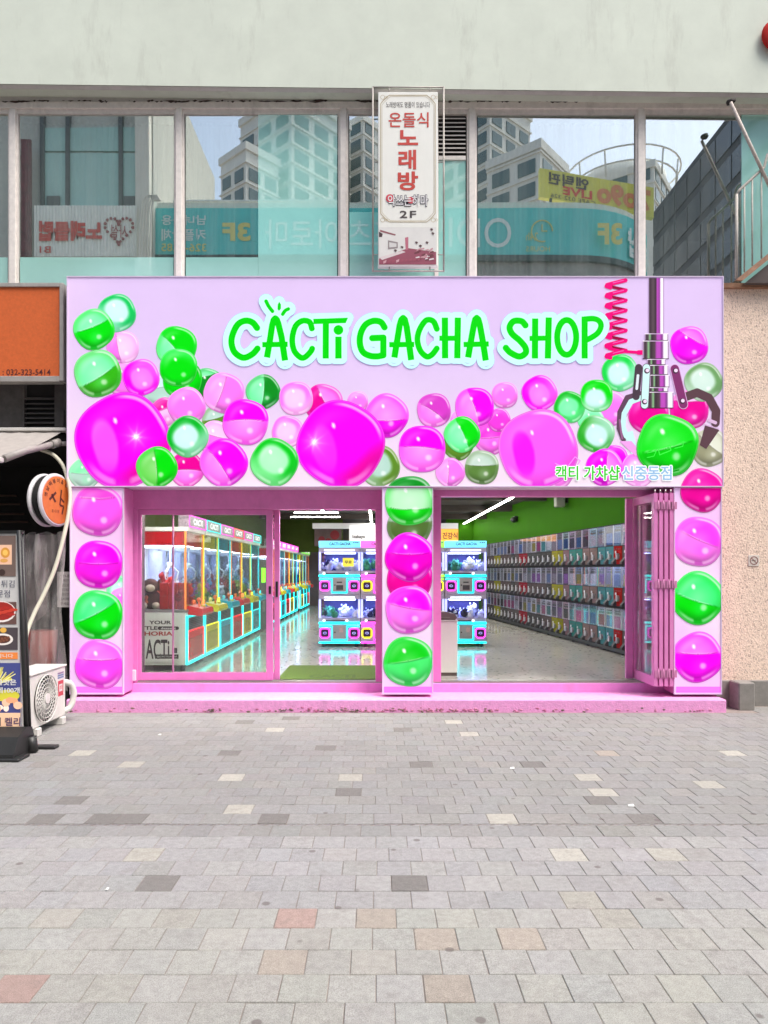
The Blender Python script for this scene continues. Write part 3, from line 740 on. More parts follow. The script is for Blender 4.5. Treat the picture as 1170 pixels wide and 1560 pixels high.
# clear plastic curtain
pl = bpy.data.materials.new('clear_vinyl'); pl.use_nodes = True; MATS['clear_vinyl'] = pl
n_ = pl.node_tree.nodes; l_ = pl.node_tree.links; n_.clear()
om = n_.new('ShaderNodeOutputMaterial'); mxs = n_.new('ShaderNodeMixShader'); trb = n_.new('ShaderNodeBsdfTransparent'); pr = n_.new('ShaderNodeBsdfPrincipled')
pr.inputs['Base Color'].default_value = (.62, .58, .56, 1); pr.inputs['Roughness'].default_value = .25; trb.inputs[0].default_value = (.9, .88, .87, 1)
nz = n_.new('ShaderNodeTexNoise'); nz.inputs['Scale'].default_value = 3.5; nz.inputs['Detail'].default_value = 5
g_2 = n_.new('ShaderNodeNewGeometry'); mp_ = n_.new('ShaderNodeMapping'); mp_.inputs['Scale'].default_value = (3, 3, .6); l_.new(g_2.outputs['Position'], mp_.inputs[0]); l_.new(mp_.outputs[0], nz.inputs['Vector'])
mr_ = n_.new('ShaderNodeMapRange'); mr_.inputs[1].default_value = .35; mr_.inputs[2].default_value = .75; mr_.inputs[3].default_value = .16; mr_.inputs[4].default_value = .55
l_.new(nz.outputs['Fac'], mr_.inputs[0]); l_.new(mr_.outputs[0], mxs.inputs[0]); l_.new(trb.outputs[0], mxs.inputs[1]); l_.new(pr.outputs[0], mxs.inputs[2]); l_.new(mxs.outputs[0], om.inputs[0])
V = []; n = 46; Yc = 8.72
for i in range(n+1):
    for j in range(15):
        u, v = i/n, j/14
        x = WX(-60, Yc)+u*(WX(100-14*v*(1-v), Yc)-WX(-60, Yc)); z = WZ(812, Yc)-v*1.95
        V.append((x, Yc+.05*math.sin(u*31+v*1.5)+.03*math.sin(u*57-v*4)+.04*math.sin(v*9+u*13), z+.02*math.sin(u*40)))
solo('plastic_curtain', MB().add(V, [(i*15+j, (i+1)*15+j, (i+1)*15+j+1, i*15+j+1) for i in range(n) for j in range(14)], True), pl, 'wrinkled clear plastic curtain hanging behind the air conditioner', 'curtain', W(60, 1090, Yc))
solo('red_bucket', MB().tube([W(62, 1050, 9.0), W(62, 960, 9.0)], [.16, .2], 16), mat('dull_red_plastic', alb=(.30, .09, .08), rough=.6, var=.15), 'dull red plastic tub behind the clear plastic curtain', 'tub', W(62, 1050, 9.0))
solo('grey_tarp', MB().add([W(38, 815, 8.95), W(84, 815, 9.0), W(70, 935, 9.0), W(40, 960, 8.95)], [(3, 2, 1, 0)]), mat('tarp', alb=(.12, .10, .10), rough=.6, var=.4, vscale=7), 'grey tarpaulin hung behind the clear plastic curtain', 'tarpaulin', W(50, 955, 8.98))
nt_ = thing('paper_notice', 'handwritten white paper notice hung beside the dark shop front', 'notice', W(97, 925, 8.9))
MB().box(WX(87, 8.9), WX(107, 8.9), 8.9, 8.904, WZ(925, 8.9), WZ(871, 8.9)).build('sheet', mat('notice_paper', alb=(.50, .47, .46), rough=.8, var=.08), nt_)
t = MB()
for i, s in enumerate(('안내', '가게안', '옆문으로', '들어오세요', '주문은안', '에서해', '주세요')):
    text_px(t, s, 92-(i % 3), 875+i*7, 105, 880+i*7, 8.898)
t.build('handwriting', darkp, nt_)

# ------------------------------------------------------------------ air conditioner outdoor unit (fan side faces the pavement to the right)
AX, AY0, AY1, AZ0, AZ1 = -3.53, 7.27, 8.09, .085, .64
ac = thing('air_conditioner', 'white outdoor air conditioner unit with round fan grille and red sticker', 'air conditioner', (AX-.15, (AY0+AY1)/2, 0))
acw = mat('ac_enamel', alb=(.66, .64, .60), rough=.45, var=.06, vscale=8, dirt=.25)
MB().box(AX-.32, AX, AY0, AY1, AZ0, AZ1, .012).build('casing', acw, ac)
MB().box(AX-.34, AX+.012, AY0-.01, AY1+.01, AZ1+.001, AZ1+.022, .006).build('lid', acw, ac)
fc = ((AY0+AY1)/2-.09, (AZ0+AZ1)/2)
MB().disc((AX+.002, fc[0], fc[1]), .245, 'x', 40).build('fan_opening', mat('fan_dark', alb=(.05, .048, .045), rough=.8, var=.1), ac)
bl = MB()
for k in range(3):
    V = []
    for i in range(7):
        a_ = k*2.094+i*.24; V += [(AX+.004+i*.0004, fc[0]+.06*math.cos(a_-.25), fc[1]+.06*math.sin(a_-.25)), (AX+.006+i*.0006, fc[0]+.22*math.cos(a_), fc[1]+.22*math.sin(a_))]
    bl.add(V, [(2*i, 2*i+2, 2*i+3, 2*i+1) for i in range(6)])
bl.build('fan_blades', mat('fan_grey', alb=(.18, .175, .17), rough=.6), ac)
gm = MB()
for rr in (.25, .205, .16, .115, .07):
    gm.tube([(AX+.022, fc[0]+rr*math.cos(t*math.pi/20), fc[1]+rr*math.sin(t*math.pi/20)) for t in range(40)], .0035 if rr < .24 else .007, 5, close=True)
for k in range(26):
    a0 = 2*math.pi*k/26
    gm.tube([(AX+.02, fc[0]+r_*math.cos(a0+.9*(r_-.05)/.2), fc[1]+r_*math.sin(a0+.9*(r_-.05)/.2)) for r_ in (.05, .1, .15, .2, .25)], .004, 5)
gm.build('fan_grille', acw, ac)
V = MB(); V.tube([(AX+.018, fc[0], fc[1]), (AX+.032, fc[0], fc[1])], .055, 20); V.build('hub_cap', acw, ac)
st_ = MB(); st_.color((190, 60, 70)); st_.box(AX+.0005, AX+.002, AY1-.19, AY1-.06, AZ0+.24, AZ0+.41)
st_.color((215, 205, 205)); st_.box(AX+.0021, AX+.003, AY1-.165, AY1-.085, AZ0+.29, AZ0+.37)
st_.color((110, 130, 165)); [st_.box(AX+.0005, AX+.002, AY1-.2, AY1-.05, z, z+.018) for z in (AZ0+.435, AZ0+.46, AZ0+.485)]
st_.build('sticker', mat('sticker_print', src='attr', rough=.5, var=.03), ac)
t = MB(); put_text(t, '주의', (AX+.0035, AY1-.155, AZ0+.305), (0, 1, 0), (0, 0, 1), .06, .05, bold=.02); put_text(t, 'INVERTER', (AX+.0025, AY1-.19, AZ0+.487), (0, 1, 0), (0, 0, 1), .13, .013)
t.build('sticker_lettering', redp, ac)
for yy in (AY0+.1, AY1-.14): MB().box(AX-.3, AX+.03, yy, yy+.09, 0, AZ0-.001, .008).build('foot', mat('foot_white', alb=(.6, .58, .55), rough=.7, var=.1), ac)
MB().tube(smooth([(AX-.03, AY1+.0, .46), (AX+.03, AY1+.07, .42), (AX+.05, AY1+.1, .30), (AX+.02, AY1+.07, .16), (AX-.05, AY1, .12)]), .035, 10).build('pipe_cover', acw, ac)

# ------------------------------------------------------------------ banner stand with food menu
YP = 6.72
bs = thing('banner_stand', 'tall black framed menu banner stand with food pictures', 'banner stand', W(0, 1150, 6.67))
blk = mat('black_plastic', alb=(.02, .02, .02), rough=.45, var=.2)
xr = WX(30, YP); zt, zl = WZ(813, YP), WZ(1113, YP)
MB().box(-4.35, xr, YP, YP+.05, zl, zt).build('backing', mat('banner_white', alb=(.72, .71, .70), rough=.5, var=.02), bs)
MB().tube([W(41, 1140, YP), W(29, 808, YP)], .022, 8).tube([W(46, 1140, YP+.06), W(34, 812, YP+.06)], .018, 8).build('mast', blk, bs)
MB().box(-4.37, xr+.02, YP-.01, YP+.055, zt+.001, zt+.03).build('top_bar', blk, bs)
MB().box(-4.37, xr+.05, YP-.012, YP+.055, zl-.03, zl-.001).build('bottom_bar', blk, bs)
xb = WX(38, 6.6)
MB().prism([(6.42, 0), (6.9, 0), (6.86, .06), (6.78, .24), (6.68, .26), (6.52, .2), (6.43, .06)], 'x', -4.3, xb-.02).build('water_base', blk, bs)
MB().box(xb-.2, xb+.04, 6.4, 6.62, 0, .03, .008).build('base_foot', blk, bs); MB().box(xb-.05, xb+.16, 6.86, 6.96, 0.0, .03, .008).build('base_foot', blk, bs)
MB().tube([W(47, 1122, 6.75), W(50, 1145, 6.75)], .05, 12).build('wheel', blk, bs)
bp_ = MB(); Yb = YP-.004
def Q(x0, y0, x1, y1, c, d=0): bp_.color(c).add([W(x0, y1, Yb-d), W(x1, y1, Yb-d), W(x1, y0, Yb-d), W(x0, y0, Yb-d)], [(0, 1, 2, 3)])
def El(x, y, rx_, ry_, c, d=0):
    bp_.color(c).add([W(x+rx_*math.cos(t*math.pi/9), y-ry_*math.sin(t*math.pi/9), Yb-d) for t in range(18)], [tuple(range(18))])
Q(-60, 816, 24, 878, (105, 88, 82)); Q(-60, 830, 18, 860, (222, 178, 150), .001); El(8, 842, 7, 8, (200, 140, 60), .002); El(8, 842, 4, 4.5, (230, 180, 90), .003); El(6, 854, 6, 3, (205, 150, 80), .002); El(3, 872, 5, 5, (60, 45, 42), .002)
Q(-60, 917, 25, 951, (96, 70, 66)); El(2, 932, 22, 16, (225, 215, 210), .001); El(2, 931, 20, 14, (150, 40, 34), .002)
for i in range(9): El(-12+i*4, 925+(i*5) % 12, 7, 2.2, ((190, 60, 44), (165, 40, 34))[i % 2], .003+i*.0002)
Q(-60, 956, 27, 990, (72, 64, 68)); El(4, 974, 16, 9, (220, 212, 205), .001); El(4, 974, 12, 6, (84, 50, 42), .002)
for i in range(8): El(-4+i*2.4, 971+(i*3) % 7, 2, 1.8, (120, 72, 52), .003)
El(5, 960, 5, 4, (215, 165, 70), .002)
Q(-60, 994, 27, 1004, (222, 128, 60))
Q(-60, 1010, 31, 1108, (64, 70, 128))
rr_ = random.Random(3)
for i in range(46):
    a_ = rr_.uniform(.3, 2.9); L = rr_.uniform(8, 30); x, y = -4, 1042
    bp_.color(rr_.choice([(226, 214, 80), (205, 190, 90), (240, 235, 150)]))
    x2, y2 = x+L*math.cos(a_)*1.1, y-L*math.sin(a_)
    bp_.add([W(x, y+1, Yb-.001-i*.00005), W(x2+.8, y2+.8, Yb-.001-i*.00005), W(x2, y2, Yb-.001-i*.00005), W(x, y-1, Yb-.001-i*.00005)], [(0, 1, 2, 3)])
El(10, 1060, 20, 9, (205, 196, 60), .0045)
for i in range(16): El(rr_.uniform(-30, 28), rr_.uniform(1066, 1086), rr_.uniform(4, 7), rr_.uniform(4, 6), rr_.choice([(238, 190, 160), (250, 225, 210), (226, 160, 120)]), .005+i*.0002)
Q(-60, 1086, 31, 1108, (238, 196, 160), .0045)
bp_.build('menu_print', mat('menu_colours', src='attr', rough=.4, var=.05, emit=.15), bs)
t = MB(); text_px(t, '튀김', 2, 884, 22, 895, Yb-.002); text_px(t, '전문점', -16, 899, 15, 910, Yb-.002); t.build('menu_lettering', mat('navy_print', alb=(.08, .085, .14), var=0), bs)
t = MB(); text_px(t, '판매합니다', -22, 996, 20, 1002, Yb-.002, bold=.01); text_px(t, '꿀맛은', -6, 1035, 25, 1044, Yb-.009, bold=.03); text_px(t, '이렇게100개', -24, 1047, 30, 1056, Yb-.009, bold=.03); t.build('menu_lettering', mat('white_print', alb=(.85, .85, .83), var=0), bs)
t = MB(); text_px(t, '위 켈리', -10, 1093, 31, 1106, Yb-.009, bold=.02); t.build('menu_lettering', mat('purple_print', alb=(.09, .04, .15), var=0), bs)

# ------------------------------------------------------------------ printed capsule balls (flat artwork on the lightboxes)
def smst(a, b, x): t = np.clip((x-a)/(b-a), 0, 1); return t*t*(3-2*t)
MAG, HOT, PINK, PALE = (255, 0, 250), (232, 0, 150), (252, 120, 238), (250, 196, 246)
GRN, DGR, MINT, ICE, OLV, GRY = (0, 222, 10), (10, 140, 30), (120, 252, 170), (200, 240, 238), (92, 140, 40), (176, 214, 200)
def paint_ball(u, v, kind, c1, c2, ang, off, seed):
    """artwork colour on the unit disc (u right, v up), sRGB 0..255"""
    rs_ = np.random.RandomState(seed)
    r = np.hypot(u, v); a = R(ang)
    s = -u*math.sin(a)+v*math.cos(a); tt = u*math.cos(a)+v*math.sin(a)     # s: across the seam, tt: along it
    c1 = np.array(c1, float); c2 = np.array(c2, float); wht = np.array((255, 255, 255.))
    M = lambda A, B, k: A*(1-k[..., None])+B*k[..., None]
    one = np.ones_like(u)[..., None]
    def glint(x, y, sx, sy, an=0):
        ca, sa = math.cos(an), math.sin(an); du, dv = u-x, v-y
        return np.exp(-(((du*ca+dv*sa)/sx)**2+((-du*sa+dv*ca)/sy)**2)**2)
    if kind == 'half':          # solid cup c1 below the seam, clear cup c2 above, both inside a thick clear shell
        seam = off-.10*(1-tt*tt)+.1
        low = smst(-.03, .03, seam-s)
        top = M(one*c2, wht, .26*smst(.75, -.1, r)); top = M(top, one*(c1*.6+c2*.4), .6*smst(.55, .95, r)*smst(-.3, .8, v+.4))
        bot = M(one*c1, one*(c1*.62), .9*smst(-.1, -.95, v)*smst(.35, .9, r)); bot = M(bot, one*(c1*.45+c2*.55), .55*smst(.5, .0, np.hypot(u-.12, v+.38)))
        C_ = M(top, bot, low)
        shell = smst(.80, .845, r)
        C_ = M(C_, one*(c1*.35+c2*.5+wht*.15), .50*shell*(1-low)); C_ = M(C_, one*(c1*.72+c2*.28), .45*shell*low)
        C_ = M(C_, one*(c1*.55), .45*np.exp(-((s-seam)/.025)**2)*smst(.84, .8, r)); C_ = M(C_, wht, .35*np.exp(-((s-seam-.035)/.018)**2)*smst(.8, .5, np.abs(tt+.1)))
    elif kind == 'ring':        # clear ball: pale core inside a coloured band
        q = np.hypot(u*math.cos(a)+v*math.sin(a)+.08, (s-off*.3)*1.12)
        C_ = M(one*c2, wht, .12*smst(.6, 0, q)); band = smst(.52, .78, q)*smst(-.75, .35, s+.25)
        C_ = M(C_, one*c1, np.clip(band, 0, 1)); C_ = M(C_, one*(c1*.5+c2*.5), .5*smst(.6, .9, q)*(1-band)); C_ = M(C_, one*(c1*.6+wht*.4), .7*smst(.93, 1, r))
    elif kind == 'solid':
        C_ = M(one*c1, one*c2, .5*smst(.3, .95, v*.6+r*.5)); C_ = M(C_, one*(c1*.75), .7*smst(.1, -.9, v)*smst(.55, 1, r))
    else:                       # 'big'
        C_ = one*c1
        wedge = smst(.0, .1, .33-np.hypot((u+.38)*1.05+.15*v, (v+.12)*.50))
        C_ = M(C_, one*c2, .72*wedge*smst(-.75, .2, v+.5))
        C_ = M(C_, one*np.array((240, 0, 130.)) if c1[1] < 60 else one*c1, .75*smst(.35, .75, r)*smst(.05, -.5, v-u*.6+.35)*smst(-.25, .35, u) if off else .0*u)
        C_ = M(C_, one*c2, .5*smst(-.55, -.95, v)*smst(.75, 1, r)); C_ = M(C_, one*(c1*.8), .6*smst(.93, 1.0, r))
    # lamp glints of the artwork
    C_ = M(C_, one*(c1*.45+c2*.25), .38*smst(.45, .95, r)*smst(.0, -.8, v-.35*u))
    C_ = M(C_, wht, .28*smst(.30, .0, np.abs(r-.62))*smst(.35, .9, v*.75-u*.6+.12)*(1 if kind != 'big' else .5))
    C_ = M(C_, wht, .95*glint(-.16, .42, .07 if kind != 'big' else .035, .10 if kind != 'big' else .07, .3))
    C_ = M(C_, wht, .55*glint(.18+.1*rs_.rand(), -.36, .13, .13)) if kind != 'big' else C_
    C_ = M(C_, wht, .40*smst(.10, .02, np.abs(r-.86))*smst(.35, .75, -v)*smst(.12, .2, np.abs(u)))
    C_ = M(C_, wht, .6*smst(.06, .01, np.abs(r-.9))*smst(.55, .8, v*.8+u*.6))
    if kind == 'big' and off:   # star sparkle
        sx_, sy_ = off; du, dv = u-sx_, v-sy_; rr = np.hypot(du, dv); an = np.arctan2(dv, du)
        C_ = M(C_, wht, np.clip(np.exp(-(rr/.07)**2)+.9*np.exp(-rr/.10)*np.abs(np.cos(4*an+.5))**9, 0, 1))
        C_ = M(C_, wht, .3*np.exp(-(rr/.22)**2))
    C_ = M(C_, one*(c1*.55), .55*smst(.93, 1.0, r)*smst(.35, -.5, v+u*.3)) if kind != 'big' else C_
    C_ = M(C_, wht, .30*smst(.95, .975, r)*smst(1.0, .985, r))
    return np.clip(C_, 0, 255)
def to_lin(a):
    a = a/255.0
    return np.where(a <= .04045, a/12.92, ((a+.055)/1.055)**2.4)
print_m = mat('backlit_print', src='attr', rough=.45, var=.0, emit=.09, spec=.12)
LAYER = [0]
def ball(parent, px, py, r, kind, c1, c2, ang=0, off=.05, Y=YSIGN, clip=None, sq=2.35, ry=None):
    LAYER[0] += 1
    y = Y-.004-.00004*LAYER[0]; ry = ry or r
    nr, na = (40, 110) if r > 50 else (28, 84)
    U = [0.0]; Vv = [0.0]
    seed = int(px*7+py*13) % 9973
    rot = (seed % 90)*math.pi/180
    for i in range(1, nr+1):
        k = (i/nr)**.85
        for j in range(na):
            t = 2*math.pi*j/na
            U.append(k*math.cos(t)); Vv.append(k*math.sin(t))
    U = np.array(U); Vv = np.array(Vv)
    th = np.arctan2(Vv, U)+rot
    se = (np.abs(np.cos(th))**sq+np.abs(np.sin(th))**sq)**(-1/sq)*(.985 if sq > 2.1 else 1)
    X = px+U*se*r; Z = py-Vv*se*ry
    if clip is not None:
        x0, y0, x1, y1 = clip; X = np.clip(X, x0, x1); Z = np.clip(Z, y0, y1)
        U = (X-px)/(se*r); Vv = (py-Z)/(se*ry)
    col = to_lin(paint_ball(U, Vv, kind, c1, c2, ang, off, seed))
    F = [(0, 1+j, 1+(j+1) % na) for j in range(na)]
    for i in range(nr-1):
        b0 = 1+i*na
        F += [(b0+j, b0+na+j, b0+na+(j+1) % na, b0+(j+1) % na) for j in range(na)]
    m = MB(); m.v = [W(X[i], Z[i], y) for i in range(len(X))]; m.f = F; m.sm = [False]*len(F); m.c = [tuple(c) for c in col]; m.col = (1, 1, 1)
    return m.build('printed_ball', print_m, parent)

# ------------------------------------------------------------------ fascia lightbox
pink_frame = mat('pink_paint', alb=(.76, .24, .55), spec=.3, rough=.42, var=.08, vscale=7, dirt=.16)
FX0, FX1, FZ0, FZ1 = WX(102, YSIGN), WX(1102, YSIGN), WZ(742, YSIGN), WZ(421, YSIGN)
fs = thing('fascia_lightbox', 'wide lilac shop fascia with green lettering and printed capsule balls', 'sign', ((FX0+FX1)/2, YSIGN, FZ0))
bgm = mat('lilac_backlit', alb=(.70, .57, .86), rough=.45, var=.035, vscale=1.1, emit=.38, spec=.25)
# the printed backdrop pales towards pinkish white at the foot: part of the artwork
bk = MB(); nx_, nz_ = 40, 16; V = []; cols = []
for i in range(nx_+1):
    for j in range(nz_+1):
        u, v = i/nx_, j/nz_
        V.append((FX0+.012+(FX1-FX0-.024)*u, YSIGN-.003, FZ0+.012+(FZ1-FZ0-.024)*v))
        low = max(0, 1-v/.62)**1.2; edge = max(0, 1-u/.07)*.6
        g = .5+.5*math.sin(u*9+v*3)*.3
        cols.append(lin((228+22*low+10*edge, 203+18*low*g+18*low+8*edge, 247-1*low)))
bk.v = V; bk.c = cols; bk.col = (1, 1, 1)
bk.f = [(i*(nz_+1)+j, (i+1)*(nz_+1)+j, (i+1)*(nz_+1)+j+1, i*(nz_+1)+j+1) for i in range(nx_) for j in range(nz_)]; bk.sm = [False]*len(bk.f)
MB().box(FX0+.004, FX1-.004, YSIGN, YSIGN+.36, FZ0+.004, FZ1-.004).build('lightbox', mat('box_white', alb=(.7, .6, .72), rough=.5, var=.04), fs)
bk.build('backdrop', mat('backlit_backdrop', src='attr', rough=.45, var=.03, vscale=1.6, emit=.045, spec=.12), fs)
e = MB(); t_ = .012
e.box(FX0, FX0+t_, YSIGN-.012, YSIGN+.05, FZ0, FZ1); e.box(FX1-t_, FX1, YSIGN-.012, YSIGN+.05, FZ0, FZ1); e.box(FX0+t_, FX1-t_, YSIGN-.012, YSIGN+.05, FZ0, FZ0+t_); e.box(FX0+t_, FX1-t_, YSIGN-.012, YSIGN+.05, FZ1-t_, FZ1)
e.build('edge_trim', mat('lilac_trim', alb=(.72, .60, .78), rough=.4, var=.05), fs)

CLF = (103.5, 423, 1100.5, 740.5)
B = lambda *a, **k: ball(fs, *a, clip=CLF, **k)
# back layer first
for a in ((129, 722, 24, 'half', GRY, MINT, 0, .0), (245, 598, 25, 'half', GRY, ICE, 10, .3), (189, 577, 27, 'solid', PINK, PALE), (251, 630, 24, 'half', PALE, HOT, 20, .25),
          (316, 586, 25, 'half', DGR, MINT, 15, .5), (278, 578, 30, 'solid', GRN, DGR), (329, 640, 21, 'half', OLV, GRY, 15, .1), (329, 668, 27, 'half', PINK, PALE, -15, .1), (187, 529, 25, 'half', PINK, PALE, -80, -.3),
          (284, 715, 27, 'half', HOT, PINK, 180, .0), (493, 614, 29, 'half', HOT, PINK, -60, .05), (438, 657, 24, 'ring', PINK, PALE, 30, .1), (578, 710, 31, 'ring', OLV, GRY, -60, .1),
          (698, 678, 23, 'solid', OLV, DGR), (748, 666, 27, 'half', PINK, (236, 40, 215), 5, -.05), (760, 640, 18, 'solid', (240, 60, 220), PINK), (932, 622, 26, 'solid', PINK, PALE),
          (988, 632, 30, 'solid', HOT, PINK), (1050, 624, 30, 'half', HOT, PALE, 0, .4), (1081, 682, 29, 'half', (150, 150, 120), (220, 224, 205), -40, .1), (935, 700, 22, 'solid', MAG, PINK),
          (1072, 582, 29, 'ring', (110, 160, 100), (206, 232, 220), -30, .2), (1050, 526, 29, 'half', MAG, PINK, -30, .35), (972, 716, 26, 'ring', PINK, PALE, 40, .1), (850, 720, 24, 'solid', PINK, PALE), (545, 612, 16, 'solid', PINK, PALE),
          (900, 640, 20, 'solid', MINT, ICE), (700, 640, 14, 'solid', PINK, PALE)): B(*a)
for a in ((178, 477, 29, 'ring', (20, 200, 90), ICE, -40, .3), (143, 502, 31, 'half', GRN, MINT, 22, .12), (149, 569, 36, 'half', (50, 180, 20), MINT, 32, -.18), (215, 575, 28, 'ring', MAG, PINK, 140, .1),
          (269, 528, 31, 'half', GRN, MINT, 130, .1), (272, 560, 29, 'solid', GRN, MINT), (341, 599, 31, 'half', PINK, (250, 150, 240), 70, .1), (284, 619, 29, 'solid', PINK, (250, 150, 240)),
          (401, 597, 26, 'half', DGR, MINT, 85, -.05), (451, 607, 26, 'ring', PINK, PALE, 20, .1), (589, 633, 33, 'half', MAG, PINK, 0, -.25), (661, 625, 26, 'half', (214, 60, 200), PINK, 145, .05),
          (723, 620, 30, 'half', MAG, PINK, 110, -.02), (769, 602, 20, 'solid', PINK, (250, 150, 240)), (822, 599, 27, 'ring', MAG, PINK, 100, .1), (686, 720, 22, 'half', PINK, (250, 150, 240), 88, .1),
          (945, 568, 28, 'ring', (20, 215, 70), ICE, 60, .2), (868, 620, 24, 'ring', (20, 190, 40), MINT, 30, .1), (909, 603, 25, 'ring', GRN, ICE, 0, -.5), (908, 661, 28, 'ring', (40, 170, 40), ICE, 130, .1),
          (921, 712, 28, 'half', MAG, PINK, -90, .1)): B(*a)
for a in ((187, 671, 72, 'big', MAG, (255, 110, 245), 0, (.28, .08)), (519, 677, 66, 'big', MAG, (255, 60, 245), 0, (-.60, .05)), (820, 684, 60, 'big', (252, 92, 240), MAG, 0, 0)): B(*a)
for a in ((374, 643, 35, 'half', MAG, PINK, 180, -.12), (341, 705, 36, 'half', MAG, PINK, 125, .15), (286, 665, 31, 'ring', (10, 180, 40), ICE, 45, .2), (239, 712, 31, 'half', GRN, (110, 215, 90), 95, .0),
          (418, 704, 36, 'ring', (10, 200, 30), (170, 248, 190), -35, .2), (643, 684, 36, 'half', MAG, PINK, 175, -.1), (704, 662, 27, 'half', GRN, MINT, 115, -.1), (734, 712, 26, 'half', (90, 130, 60), (190, 214, 200), 0, .08)): B(*a)
ball(fs, 624, 763, 38, 'half', DGR, (150, 235, 160), 180, -.3, clip=CLF); ball(fs, 1070, 747, 33, 'half', HOT, (240, 20, 170), 0, .1, clip=CLF)

# claw artwork: flat coloured sheets
def art(name, strokes, col, grow=0, cell=.4, parent=fs, Y=None):
    LAYER[0] += 1
    m = MB(); m.color(col); shape_px(m, strokes, (Y or YSIGN)-.004-.00004*LAYER[0], grow, cell)
    return m.build(name, print_m, parent)
def rect(x0, y0, x1, y1): return ('p', [(x0, y0), (x1, y0), (x1, y1), (x0, y1)])
zig = []
for i in range(8):
    y = 427+i*15.3
    zig += [(954, y-.5), (924, y+8.5)] if i else [(938, 424), (954, y-.5), (924, y+8.5)]
zig2 = [([zig[k], zig[k+1]], 3.2, False) for k in range(1, len(zig)-1)]
art('printed_spring_back', [([(924+1, 427+i*15.3+8.5), (954, 427+(i+1)*15.3-.5)], 4.6, False) for i in range(7)], (150, 0, 60))
art('printed_spring', [([(953, 427+i*15.3), (940, 427+i*15.3+3), (925, 427+i*15.3+7), (924, 427+i*15.3+9), (930, 427+i*15.3+11)], 6.2, False) for i in range(8)]+[([(923, 526), (928, 531), (945, 535), (974, 537)], 4.4, False), ([(973, 537), (979, 537)], 7, False)], (240, 0, 120))
for i in range(8): art('printed_spring_glint', [([(950, 427+i*15.3), (934, 431+i*15.3)], 1.3, False)], (255, 90, 180))
def chrome(name, x0, x1, y0, y1, stops, parent=fs):
    LAYER[0] += 1
    m = MB(); m.col = (1, 1, 1); y = YSIGN-.004-.00004*LAYER[0]; n = 26
    for k in range(n+1):
        t = k/n; q = max(i for i in range(len(stops)) if stops[i][0] <= t+1e-6); q = min(q, len(stops)-2)
        (ta, ca), (tb, cb) = stops[q], stops[q+1]; f = min(1, max(0, (t-ta)/max(1e-6, tb-ta))); f = f*f*(3-2*f)
        cc = lin(tuple(ca[i]*(1-f)+cb[i]*f for i in range(3)))
        for z_ in (y1, y0): m.v.append(W(x0+(x1-x0)*t, z_, y)); m.c.append(cc)
    m.f = [(2*k, 2*k+2, 2*k+3, 2*k+1) for k in range(n)]; m.sm = [False]*n
    return m.build(name, print_m, parent)
DK, VI, WH, LV, GM = (62, 48, 58), (186, 78, 186), (252, 244, 255), (206, 176, 216), (140, 196, 140)
ROD = [(0, LV), (.06, DK), (.30, (92, 74, 84)), (.48, DK), (.56, VI), (.72, (150, 62, 156)), (.80, WH), (.92, WH), (1, (140, 84, 156))]
COUP = [(0, LV), (.08, DK), (.16, (90, 74, 84)), (.22, GM), (.30, DK), (.46, (84, 66, 76)), (.54, VI), (.66, VI), (.74, (120, 52, 130)), (.82, WH), (.94, WH), (1, (120, 70, 130))]
chrome('printed_rod', 988, 1011.5, 423.5, 520, ROD)
def coupling(x0, x1, y0, y1): chrome('printed_coupling', x0, x1, y0, y1, COUP); chrome('printed_coupling_edge', x0, x1, y0, y0+1.1, [(0, WH), (.5, LV), (1, WH)]); chrome('printed_coupling_edge', x0, x1, y1-1.1, y1, [(0, DK), (1, DK)])
art('printed_hook', [([(950, 668), (944, 652), (945, 628), (956, 606), (985, 598)], 9, False)], (96, 70, 90)); art('printed_hook', [([(954, 664), (949, 650), (951, 630), (961, 612), (985, 603)], 8, False), ('p', [(950, 660), (964, 656), (972, 690), (962, 692)])], (196, 240, 236))
art('printed_hook', [('p', [(944, 672), (962, 672), (978, 690), (968, 695)])], (236, 160, 230)); art('printed_hook', [([(944, 640), (946, 656), (948, 668)], 3, False)], (150, 96, 140))
art('printed_hook', [([(1046, 604), (1062, 598), (1080, 606), (1091, 626), (1090, 644)], 13, False), ('p', [(1074, 648), (1096, 655), (1076, 684), (1066, 678)])], (92, 66, 74)); art('printed_hook_edge', [([(1072, 646), (1095, 653)], 1.2, False), ([(1080, 640), (1090, 644)], 5, False)], (214, 180, 214))
for q_ in ((982, 1018, 508, 519), (979, 1019, 519, 547), (986, 1014, 547, 556), (990, 1018, 556, 571), (990, 1020, 571, 590), (988, 1018, 590, 597), (986, 1026, 597, 622)): coupling(*q_)
art('printed_link', [([(973, 560), (969, 604)], 11, False)], (74, 60, 72)); art('printed_link', [([(972, 572), (970, 592)], 4, False)], (220, 232, 240))
art('printed_link', [([(985, 560), (982, 617)], 12.5, False)], (94, 70, 92)); art('printed_link', [([(985, 560), (982, 617)], 10.5, False)], (204, 240, 238))
art('printed_link', [([(1028, 562), (1041, 616)], 14.5, False)], (214, 170, 214)); art('printed_link', [([(1028, 562), (1041, 616)], 12.5, False)], (128, 52, 108))
for x, y in ((985.5, 565), (982, 612), (1029, 565), (1039.5, 611)):
    art('printed_bolt', [('c', x, y, 4.2)], (70, 50, 66)); art('printed_bolt', [('c', x+.8, y-.6, 2.8)], (236, 214, 240))
ball(fs, 1017, 678, 46, 'half', (0, 205, 10), (20, 228, 30), 14, -.12, clip=CLF, sq=2.6)
art('printed_latch', [([(1003, 684), (1021, 678), (1022, 686), (1005, 693), (1003, 684)], 1.6, False), ([(986, 690), (1000, 687), (996, 695), (986, 697)], 1.2, False), ([(1026, 679), (1042, 672), (1040, 680), (1028, 683)], 1.2, False)], (60, 240, 70))
